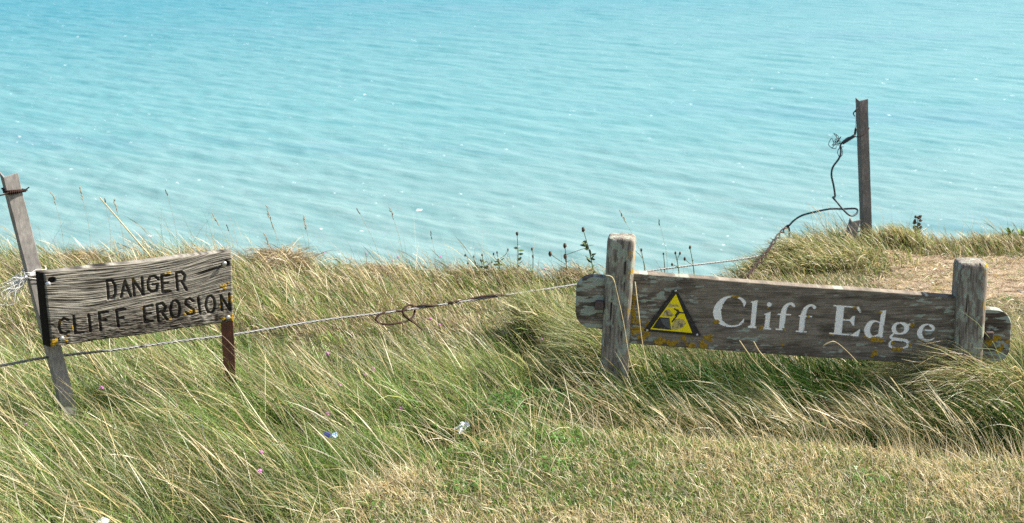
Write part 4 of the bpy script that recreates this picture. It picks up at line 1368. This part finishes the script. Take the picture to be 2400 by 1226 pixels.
# 5) tussocks: each a plant of its own ---------------------------------------
def tussock(px, py, label, rx, ry, n, lmin, lmax, th0, th1, pal_w, az, wl=(0.002, 0.0042), pos=None, seg=5, group='grass tussocks', shade_mul=1.0):
    p = on_ground(px, py) if pos is None else np.array([pos[0], pos[1], 0.0])
    a = rng.uniform(0, 6.283, n); r = np.minimum(np.abs(rng.normal(0, 0.58, n)), 1.25 * np.sqrt(rng.random(n)))
    x = p[0] + rx * r * np.cos(a); y = p[1] + ry * r * np.sin(a)
    c, kk = mixpal(n, np.tile(np.asarray(pal_w, float), (n, 1)))
    c = np.where((kk == 0)[:, None], c * shade_mul, c)  # greens darkened to carry the shade under the board
    out = np.degrees(np.arctan2(y - p[1], x - p[0]))
    azr = np.radians(rng.normal(az[0], az[1], n)) + 0.25 * np.radians(((out - az[0] + 180) % 360) - 180) * r
    g = Grass()
    tipc = np.where((kk < 2)[:, None], c * 0.7 + pick(STRAW, n) * 0.3, c * 1.08)
    V, C, F = blades(on(x, y), rng.uniform(lmin, lmax, n) * (0.55 + 0.9 * fbm(x * 9, y * 9, 411, 2)), azr, np.radians(rng.normal(th0, 11, n)).clip(0, 1.4), np.radians(rng.normal(th1, 17, n)), rng.uniform(*wl, n), c * 0.8, tipc, seg, PROF_LEAF[seg])
    V = V - np.array([p[0], p[1], float(H(p[0], p[1]))])
    g.add(V, C, F)
    o = g.build('grass_tussock'); o.location = (p[0], p[1], float(H(p[0], p[1])))
    return tag(o, label, 'grass tussock', group)


tussock(2330, 1010, 'large olive tussock swept left over the foot of the right-hand sign post', 0.16, 0.12, 5200, 0.24, 0.46, 26, 100, (0.9, 1.3, 0.6, 0.3), (178, 26))
tussock(2400, 900, 'upright yellow-green tussock beyond the rounded right end of the sign plank', 0.13, 0.10, 1900, 0.14, 0.30, 10, 62, (0.7, 1.2, 0.6, 0.15), (175, 40))
tussock(1475, 925, 'dark green tussock swept left from the foot of the lichen-spotted sign post', 0.14, 0.08, 3200, 0.20, 0.38, 26, 78, (1.6, 0.4, 0.35, 0.05), (182, 26))
tussock(1300, 800, 'bright green tussock left of the sign plank under the fence wire', 0.16, 0.12, 2000, 0.10, 0.22, 20, 70, (1.3, 0.6, 0.5, 0.05), (170, 40))
tussock(0, 0, 'thick olive tussock on the hump below the brownish steel post', 0.46, 0.26, 6500, 0.055, 0.16, 24, 88, (0.7, 1.3, 0.8, 0.25), (196, 32), (0.0026, 0.005), (1.46, 6.74))
tussock(0, 0, 'small green tussock right of the brownish steel post at the cliff edge', 0.16, 0.09, 1300, 0.08, 0.16, 10, 66, (0.9, 1.2, 0.6, 0.4), (180, 50), (0.0026, 0.005), (2.02, 7.12))
tussock(0, 0, 'brownish tussock at the cliff edge beyond the bare earth', 0.30, 0.10, 1800, 0.05, 0.11, 14, 74, (0.5, 1.0, 0.8, 0.8), (180, 50), (0.0026, 0.005), (2.55, 7.16))
tussock(0, 0, 'deep green tussock under the yellow warning triangle of the long plank', 0.14, 0.08, 2300, 0.24, 0.42, 22, 88, (1.9, 0.4, 0.15, 0.05), (188, 24), pos=(0.70, 4.46), seg=6, shade_mul=0.45)
tussock(0, 0, 'deep green tussock under the white word Cliff', 0.13, 0.08, 2100, 0.22, 0.40, 22, 88, (1.9, 0.3, 0.10, 0.05), (192, 24), pos=(1.02, 4.50), seg=6, shade_mul=0.45)
tussock(0, 0, 'deep green tussock under the white word Edge', 0.13, 0.08, 2100, 0.22, 0.40, 22, 88, (1.8, 0.5, 0.15, 0.05), (190, 24), pos=(1.34, 4.44), seg=6, shade_mul=0.45)
tussock(0, 0, 'pale brown mat of dead grass on the skyline right of the DANGER board', 0.13, 0.07, 1500, 0.10, 0.22, 15, 125, (0.0, 0.1, 0.7, 1.4), (180, 90), (0.0022, 0.004), (-1.08, 6.55))
tussock(0, 0, 'wide pale mat of dead grass on the skyline above the rusty wire loop', 0.22, 0.07, 2000, 0.09, 0.18, 15, 125, (0.0, 0.15, 0.9, 1.3), (180, 90), (0.0022, 0.004), (-0.62, 6.50))

for lab, xx, dy_ in (('low brown dead clump on the skyline above the left end of the DANGER board', -2.02, 0.16), ('low brown dead clump on the skyline over the rusty leg of the DANGER board', -1.42, 0.14),
                     ('low brown dead clump on the skyline over the middle of the fence wire', -0.22, 0.12), ('low brown dead clump on the skyline left of the dark bobble plants', 0.02, 0.12), ('low brown dead clump on the skyline behind the dark bobble plants', 0.32, 0.12)):
    tussock(0, 0, lab, 0.12, 0.07, 800, 0.07, 0.17, 12, 105, (0.15, 0.5, 0.5, 1.5), (180, 80), (0.0018, 0.0034), (xx, float(edge_y(xx)) - dy_))


def build_pebbles():
    mb = MB()
    for k in range(150):
        x = rng.uniform(1.7, 3.4); y = rng.uniform(5.9, 6.9)
        if in_path(x, y) < 0.4: continue
        r = rng.uniform(0.003, 0.008) * (1.6 if k % 17 == 0 else 1)
        blob(mb, (x, y, float(H(x, y)) + 0.006 + r * 0.25), r * 1.2, r, r * 0.65, k, 6, 4, 0.3)
    tag(mb.build('pebbles', simple('chalk_flint', (0.46, 0.41, 0.34), 0.9, 0.2, 0, 0.35, 40), None), 'chalk chips and small stones on the bare trodden earth', 'pebbles', None, 'stuff')


build_pebbles()

# 6) low clover leaves as ground cover ---------------------------------------
def build_clover():
    cs = [(-0.62, 4.42, 0.16), (0.14, 4.42, 0.14), (-1.05, 4.55, 0.18), (-0.05, 4.20, 0.10), (0.95, 4.48, 0.2), (-1.5, 3.95, 0.14), (0.65, 4.5, 0.15), (1.25, 4.42, 0.12)]
    cs += [(rng.uniform(-0.4, 1.9), rng.uniform(3.5, 4.05), rng.uniform(0.03, 0.09)) for k in range(8)]
    turf_n = len(cs) - 8
    V = []; F = []; C = []; b = 0
    for ci, (cx, cy_, r) in enumerate(cs):
        low = ci >= turf_n
        n = int(260 * r / 0.15) if not low else int(70 * r / 0.06)
        for k in range(n):
            a = rng.uniform(0, 6.283); q = r * math.sqrt(rng.random()); x = cx + q * math.cos(a); y = cy_ + q * math.sin(a) * 0.8
            z = float(H(x, y)) + (rng.uniform(0.05, 0.15) if y > float(turf_edge(x)) else rng.uniform(0.008, 0.03)); s = rng.uniform(0.006, 0.011) * (0.55 if low else 1)
            t0 = rng.uniform(0, 6.283); nrm = np.array([rng.normal(0, 0.4), rng.normal(0, 0.4), 1]); nrm /= np.linalg.norm(nrm)
            e1 = np.cross(nrm, [math.cos(t0), math.sin(t0), 0]); e1 /= np.linalg.norm(e1); e2 = np.cross(nrm, e1)
            col = np.array([0.055, 0.12, 0.022]) * rng.uniform(0.7, 1.5) * (1.8 if low else 1.2)
            for j in range(3):
                an = t0 + j * 2.094; d = math.cos(an) * e1 + math.sin(an) * e2; p = -math.sin(an) * e1 + math.cos(an) * e2
                o = np.array([x, y, z])
                V += [o, o + d * s * 0.7 + p * s * 0.5 + nrm * 0.001, o + d * s * 1.35, o + d * s * 0.7 - p * s * 0.5 + nrm * 0.001]
                C += [col] * 4; F.append((b, b + 1, b + 2, b + 3)); b += 4
    tag(np_mesh('clover_leaves', np.array(V), np.array(F), M_GRASS, None, None, False, None, np.array(C)), 'small dark green clover leaves low among the grass', 'clover', None, 'stuff')


build_clover()

# ------------------------------------------------------------------ seed stalks, flowers, plants
def on_edge(px, dy=0.0):
    """ground point in picture column px, just inside the cliff edge"""
    y = 6.6
    for i in range(6):
        x = (px - 1200) * K * (y / 0.966 + 0.0); y = float(edge_y(x)) - 0.10 + dy
    return np.array([x, y, float(H(x, y)) - 0.01])


def stalk(tip, base, r, head, label, seed, group, m_stem=M_DRYSTEM, head_mat=None, lean=0.4):
    rg = np.random.default_rng(seed)
    t = thing('grass_stalk', base, label, 'grass stalk', group)
    mid = base + (tip - base) * 0.5 + np.array([0.04 * lean, 0, 0.03 * lean])
    P = spline([base, mid, tip], 8)
    mb = MB(); tube(mb, P, np.linspace(r, r * 0.55, len(P)), 5); mb.build('stem', m_stem, t, True)
    mb = MB(); d = tip - P[-4]; d /= np.linalg.norm(d); Lh = head[0]
    for k in range(head[2]):
        f = k / max(1, head[2] - 1); c = tip - d * Lh * (1 - f) + 0.15 * head[1] * rg.normal(size=3)
        s = d + 0.45 * rg.normal(size=3) * head[3]; s /= np.linalg.norm(s); ln = head[1] * rg.uniform(0.9, 1.7)
        tube(mb, [c, c + s * ln * 0.35, c + s * ln * 0.8, c + s * ln], [r * 0.5, head[1] * 0.20, head[1] * 0.14, r * 0.2], 5)
    mb.build('seed_head', head_mat or m_stem, t, True)
    return t


skyline = [(123, 455, 150), (147, 482, 160), (188, 443, 212), (205, 458, 222), (246, 470, 255), (268, 472, 290), (337, 430, 382), (390, 452, 418), (425, 436, 470), (500, 506, 548), (533, 532, 545), (585, 535, 610), (625, 488, 655), (668, 482, 708), (634, 515, 660), (712, 512, 720), (690, 547, 706), (622, 552, 628), (820, 540, 832), (840, 494, 905), (915, 490, 948), (942, 568, 985), (1010, 550, 1014), (1060, 585, 1072), (1455, 500, 1530), (1545, 520, 1565), (1690, 560, 1730), (2090, 545, 2110), (2195, 540, 2205), (2285, 545, 2310), (2380, 545, 2390)]
for i, (tx, ty, bx) in enumerate(skyline):
    if i % 5 in (1, 3): continue
    b = on_edge(bx, rng.uniform(-0.12, 0.05)); tp = at_y(tx, ty, b[1] - 0.02)
    dark = i % 3 == 1
    lab = 'thin dry seed stalk against the sea left of the DANGER board top' if tx < 560 else ('thin dry seed stalk against the sea between the two signs' if tx < 1350 else 'thin dry seed stalk against the sea right of the lichen-spotted sign post')
    head = (0.055, 0.011, 9, 0.35) if not dark else (0.020, 0.012, 3, 0.25)
    stalk(tp, b, 0.0009, head, lab, 500 + i, 'seed stalks along the cliff edge', M_DRYSTEM, M_SEED if dark else M_DRYSTEM)

# the one long bare straw rising behind the DANGER board
mb = MB(); b = on_ground(372, 640); tube(mb, spline([at_y(356, 608, b[1]), at_y(300, 540, b[1]), at_y(233, 462, b[1])], 8), [0.0034] * 12 + [0.0026] * 5, 6)
b0 = on_ground(385, 660); P = spline([b0, at_y(372, 626, b0[1]), at_y(300, 540, b0[1]), at_y(233, 462, b0[1])], 8)
mb = MB(); tube(mb, P, np.linspace(0.0036, 0.0024, len(P)), 6)
tag(mb.build('straw', M_STRAW, None, True), 'long pale bare straw slanting up behind the DANGER board', 'straw')

# foreground straws crossing the sign posts
for i, (pts, dy, lab) in enumerate([
    ([(1500, 900), (1478, 850), (1462, 760), (1447, 690), (1436, 652), (1418, 645)], -0.10, 'bent dry grass stem crossing the front of the lichen-spotted sign post'),
    ([(1520, 880), (1505, 800), (1495, 720), (1488, 660)], -0.05, 'thin dry grass stem standing where the sign plank meets the lichen-spotted post'),
    ([(2010, 850), (1990, 828), (1965, 806), (1950, 801), (1928, 811)], -0.05, 'curled dry grass tip arching over the lower edge of the sign plank'),
    ([(1800, 880), (1770, 850), (1748, 820), (1733, 798)], -0.08, 'dry grass tip over the plank below the white word Cliff'),
    ([(1850, 885), (1805, 850), (1780, 824), (1766, 800)], -0.08, 'second dry grass tip over the plank below the white word Cliff'),
    ([(2130, 985), (2122, 950), (2108, 915), (2085, 882)], -0.12, 'curved pale grass stem before the dark grass under the word Edge'),
]):
    P = spline([at_y(x, y, CY - 0.06 + dy) for x, y in pts], 6)
    mb = MB(); rr = np.linspace(0.0016, 0.0010, len(P)); rr[-9:-1] = 0.0022; tube(mb, P, rr, 5)
    tag(mb.build('grass_stalk', M_STRAW, None, True), lab, 'grass stalk')

# pink flowers
flowers = [(237, 913, 1.3), (412, 955, 1.25), (443, 979, 1.0), (452, 881, 0.9), (60, 998, 0.9), (310, 838, 0.9), (613, 1062, 0.9), (608, 1107, 1.1), (768, 830, 0.8), (610, 775, 0.7),
           (873, 867, 1.2), (858, 880, 1.0), (866, 908, 0.8), (876, 910, 0.8), (903, 930, 0.9), (996, 920, 0.8), (1012, 906, 0.8), (938, 959, 1.0), (767, 972, 0.9), (796, 905, 0.7), (1030, 762, 0.7), (1008, 748, 0.7), (1138, 908, 0.8), (1270, 798, 0.8),
           (758, 592, 0.9), (858, 596, 0.9), (933, 604, 1.1), (920, 612, 0.8), (1033, 603, 0.9), (1128, 614, 0.7), (1000, 645, 0.7), (1186, 641, 0.7), (1277, 632, 0.8), (573, 627, 0.7)]


def make_flower(seed):
    rg = np.random.default_rng(seed)
    t = thing('pink_flower', (0, 0, 0), 'x', 'flower', 'pink flowers in the grass')
    mb = MB(); tube(mb, spline([(0.02, 0.0, -0.16), (0.012, 0.0, -0.08), (0, 0, 0)], 6), 0.0011, 5); mb.build('stem', M_STEM, t, True)
    mb = MB()
    for k in range(46):
        v = rg.normal(size=3); v[2] = abs(v[2]) * 1.1 - 0.25; v /= np.linalg.norm(v)
        c = np.array([0, 0, 0.002]); r = rg.uniform(0.006, 0.0085)
        tube(mb, [c + v * 0.002, c + v * r * 0.6, c + v * r], [0.0010, 0.0016, 0.0007], 4)
    mb.build('flower_head', M_PINK, t, True)
    return t


fl0 = [make_flower(1), make_flower(2)]
for i, (px, py, s) in enumerate(flowers):
    src = fl0[i % 2]
    if i < 2: o = src
    else:
        o = src.copy(); COL.objects.link(o)
        for ch in src.children:
            c = ch.copy(); COL.objects.link(c); c.parent = o
    g = on_ground(px, py)
    # the bloom stands above the ground on its stem, in front of where that ray lands
    d = ray(px, py); d = d / np.linalg.norm(d); back = 0.42 if py > 700 else 0.24
    o.location = g - d * back; o.scale = (s, s, s)
    o.rotation_euler = (rng.normal(-0.3, 0.2), rng.normal(-0.3, 0.2), rng.uniform(0, 6.28))
    if py < 700: lab = 'small pink flower in the brownish grass near the cliff edge'
    elif px < 500: lab = 'pink clover head in the long grass below the DANGER board'
    elif px < 720: lab = 'pink clover head in the long grass right of the rusty sign leg'
    else: lab = 'pink vetch flower in the long grass below the rusty wire loop'
    o['label'] = lab

# dark seed-head plants on the skyline
def leaf(mb, c, d, ln, wd, rg):
    d = np.asarray(d, float); d = d / np.linalg.norm(d); s = np.cross(d, rg.normal(size=3)); s /= np.linalg.norm(s); n = np.cross(d, s)
    V = [c, c + d * ln * 0.35 + s * wd * 0.5 + n * wd * .12, c + d * ln * 0.35 - n * wd * 0.05, c + d * ln * 0.35 - s * wd * 0.5 + n * wd * .12, c + d * ln * 0.75 + s * wd * 0.32, c + d * ln * 0.75 - s * wd * 0.32, c + d * ln]
    mb.add(V, [(0, 2, 1), (0, 3, 2), (1, 2, 4), (2, 3, 5), (2, 5, 4), (4, 5, 6)])


def bobble_plant(tip_px, base_px, label, head_r, n_leaf, leaf_ln, seed, extra=0, mstem=M_STEM, mleaf=M_LEAF, ofs=0.0):
    rg = np.random.default_rng(seed)
    b = on_edge(base_px, ofs); tp = at_y(*tip_px, b[1] - 0.01)
    t = thing('wild_plant', b, label, 'plant', 'wild plants on the cliff edge')
    P = spline([b, b * 0.45 + tp * 0.55 + np.array([0.006, 0, 0]), tp], 8)
    mb = MB(); tube(mb, P, np.linspace(0.0032, 0.0016, len(P)), 6); heads = [tp]
    for k in range(extra):
        q = P[int(len(P) * rg.uniform(0.45, 0.8))]; e = q + np.array([rg.normal(0, 0.03), 0, rg.uniform(0.02, 0.06)]); tube(mb, spline([q, q * 0.5 + e * 0.5 + np.array([rg.normal(0, .006), 0, 0]), e], 5), 0.0013, 5); heads.append(e)
    mb.build('stem', mstem, t, True)
    for h in heads:
        mb = MB(); blob(mb, h, head_r * 0.8, head_r * 0.8, head_r * 1.25, seed, 10, 7, 0.22); mb.build('seed_head', M_SEED, t, True)
    if n_leaf:
        mb = MB()
        for k in range(n_leaf):
            q = P[int(len(P) * rg.uniform(0.1, 0.72))]; leaf(mb, q, (rg.normal(0, 1), rg.normal(0, 0.7), rg.uniform(-0.1, 0.7)), leaf_ln * rg.uniform(0.6, 1.2), leaf_ln * 0.42, rg)
        mb.build('leaves', mleaf, t)
    return t


bobble_plant((1212, 548), 1210, 'slim plant with one dark bobble above green leaves, left of the sign on the skyline', 0.0075, 14, 0.030, 1)
bobble_plant((1367, 538), 1398, 'leafy green stem with a dark bobble leaning beside the lichen-spotted sign post', 0.0095, 22, 0.034, 2)
bobble_plant((1324, 576), 1326, 'stout brown stem with clubbed dead heads on the skyline left of the sign', 0.010, 6, 0.034, 3, 3, M_SEED, M_SEED)
bobble_plant((1249, 601), 1242, 'low twin-headed dark plant left of the sign on the skyline', 0.006, 4, 0.02, 4, 1)
bobble_plant((1503, 586), 1515, 'dark bobbled stem directly right of the lichen-spotted sign post', 0.006, 0, 0.02, 5, 1)
bobble_plant((1555, 595), 1557, 'short thin stem with a single tiny dark bobble over the sea', 0.005, 0, 0.02, 6)
bobble_plant((1583, 593), 1596, 'branching dark-headed stem above the plank, in front of the sea', 0.006, 0, 0.02, 7, 2)
bobble_plant((1617, 580), 1632, 'tallest dark bobble right of the lichen-spotted post above the plank', 0.007, 3, 0.02, 8, 1)
for i, (px, py) in enumerate([(1130, 598), (1165, 592), (1110, 602)]):
    bobble_plant((px, py), px + 5, 'low bushy dark plant on the skyline above the fence wire', 0.005, 20, 0.03, 20 + i, 2)

# dock plant right of the far post
rg = np.random.default_rng(9)
b = on_edge(2136, 0.0); tp = at_y(2152, 506, b[1])
dock = thing('dock_plant', b, 'dark dead dock stem with clustered seeds at the cliff edge right of the brownish post', 'plant')
P = spline([b, at_y(2146, 560, b[1]), at_y(2150, 535, b[1]), tp], 8)
mb = MB(); tube(mb, P, np.linspace(0.004, 0.002, len(P)), 6); mb.build('stem', M_SEED, dock, True)
mb = MB()
for k in range(26):
    q = P[int(len(P) * (0.30 + 0.68 * k / 26))]; s = 1 if k % 2 else -1
    c = q + np.array([s * rg.uniform(0.004, 0.020), rg.normal(0, 0.006), rg.uniform(-0.004, 0.008)])
    blob(mb, c, 0.009, 0.007, 0.0075, k, 7, 5, 0.4)
mb.build('seed_clusters', M_SEED, dock, False)

# lime green plant at the far right of the edge
rg = np.random.default_rng(10)
for i, (px, py, bp) in enumerate(((2366, 540, 2362), (2395, 548, 2392))):
    b = on_edge(bp, -0.05); b[2] += 0.04; tp = at_y(px, py, b[1])
    t = thing('leafy_plant', b, 'fresh lime green leafy shoot at the cliff edge, taller of the pair' if i == 0 else 'fresh lime green leafy shoot at the cliff edge, shorter of the pair', 'plant', 'lime green shoots')
    P = spline([b, b * .5 + tp * .5 + np.array([.01, 0, 0]), tp], 8)
    mb = MB(); tube(mb, P, 0.0022, 6); mb.build('stem', M_LIME, t, True)
    mb = MB()
    for k in range(26):
        q = P[int(len(P) * rg.uniform(0.2, 0.98))]; leaf(mb, q, (rg.normal(0, 0.8), rg.normal(0, 0.6), rg.uniform(0.4, 1.2)), rg.uniform(0.025, 0.045), 0.011, rg)
    mb.build('leaves', M_LIME, t)

# ------------------------------------------------------------------ litter
def scrap(name, px, py, up, outline, scale, material, label, cat, seed, fold=0.004):
    """crumpled sheet with thickness, lying in the grass"""
    g = on_ground(px, py); d = ray(px, py); d /= np.linalg.norm(d); c = g - d * up
    rg = np.random.default_rng(seed)
    Vt = []
    n = len(outline)
    for tt in (0, 1):
        for (x, y) in outline:
            Vt.append(np.array([x * scale, y * scale * 0.85 + rg.normal(0, 1) * 0, y * scale * 0.55]) + (np.array([0, 0.0009, 0.0006]) * tt))
        Vt.append(np.array([0.0, 0.0, 0.0]) + (np.array([0, 0.0009, 0.0006]) * tt) + np.array([0, -fold, fold]))
    jit = [rg.normal(0, fold * 0.5, 3) for _ in range(n + 1)]
    V = [Vt[i] + jit[i % (n + 1)] for i in range(2 * (n + 1))]
    F = [(i, (i + 1) % n, n) for i in range(n)] + [(n + 1 + (i + 1) % n, n + 1 + i, 2 * n + 1) for i in range(n)] + [(i, n + 1 + i, n + 1 + (i + 1) % n, (i + 1) % n) for i in range(n)]
    o = py_mesh(name, V, F, material); o.location = c
    return tag(o, label, cat)


scrap('paper_scrap', 1080, 1003, 0.34, [(-0.5, -0.1), (-0.2, -0.15), (-0.05, -0.5), (0.2, -0.35), (0.25, 0.0), (0.5, 0.2), (0.45, 0.45), (0.0, 0.5), (-0.15, 0.15)], 0.050, M_PAPER, 'torn white paper scrap lying in the grass at the middle', 'litter', 1)
scrap('feather', 932, 663, 0.26, [(-0.6, 0.25), (-0.3, 0.35), (0.1, 0.1), (0.5, -0.25), (0.55, -0.4), (0.2, -0.3), (-0.2, 0.0)], 0.053, M_PAPER, 'white feather-like scrap in the brown grass behind the wire loop', 'litter', 2)
scrap('paper_scrap', 240, 1226, 0.30, [(-0.5, -0.2), (0.3, -0.3), (0.5, 0.2), (0.0, 0.4), (-0.4, 0.2)], 0.037, M_PAPER, 'small white paper scrap at the bottom edge among long grass', 'litter', 3)
wr = scrap('wrapper', 778, 1020, 0.42, [(-0.3, -0.3), (0.25, -0.4), (0.6, 0.0), (0.5, 0.35), (0.0, 0.3), (-0.2, 0.1)], 0.030, M_PALEBLUE, 'crumpled pale blue wrapper with a dark blue end in the long grass', 'litter', 4)
V = [(-0.026, 0, -0.001), (-0.008, 0, -0.009), (-0.004, 0.004, 0.003), (-0.022, 0.004, 0.010), (-0.026, 0.003, 0.0), (-0.008, 0.003, -0.008), (-0.004, 0.006, 0.004), (-0.022, 0.006, 0.011)]
pe = py_mesh('wrapper_end', V, [(0, 1, 2, 3), (7, 6, 5, 4), (0, 4, 5, 1), (1, 5, 6, 2), (2, 6, 7, 3), (3, 7, 4, 0)], M_BLUE, wr)
pe['label'] = 'dark blue twisted end'
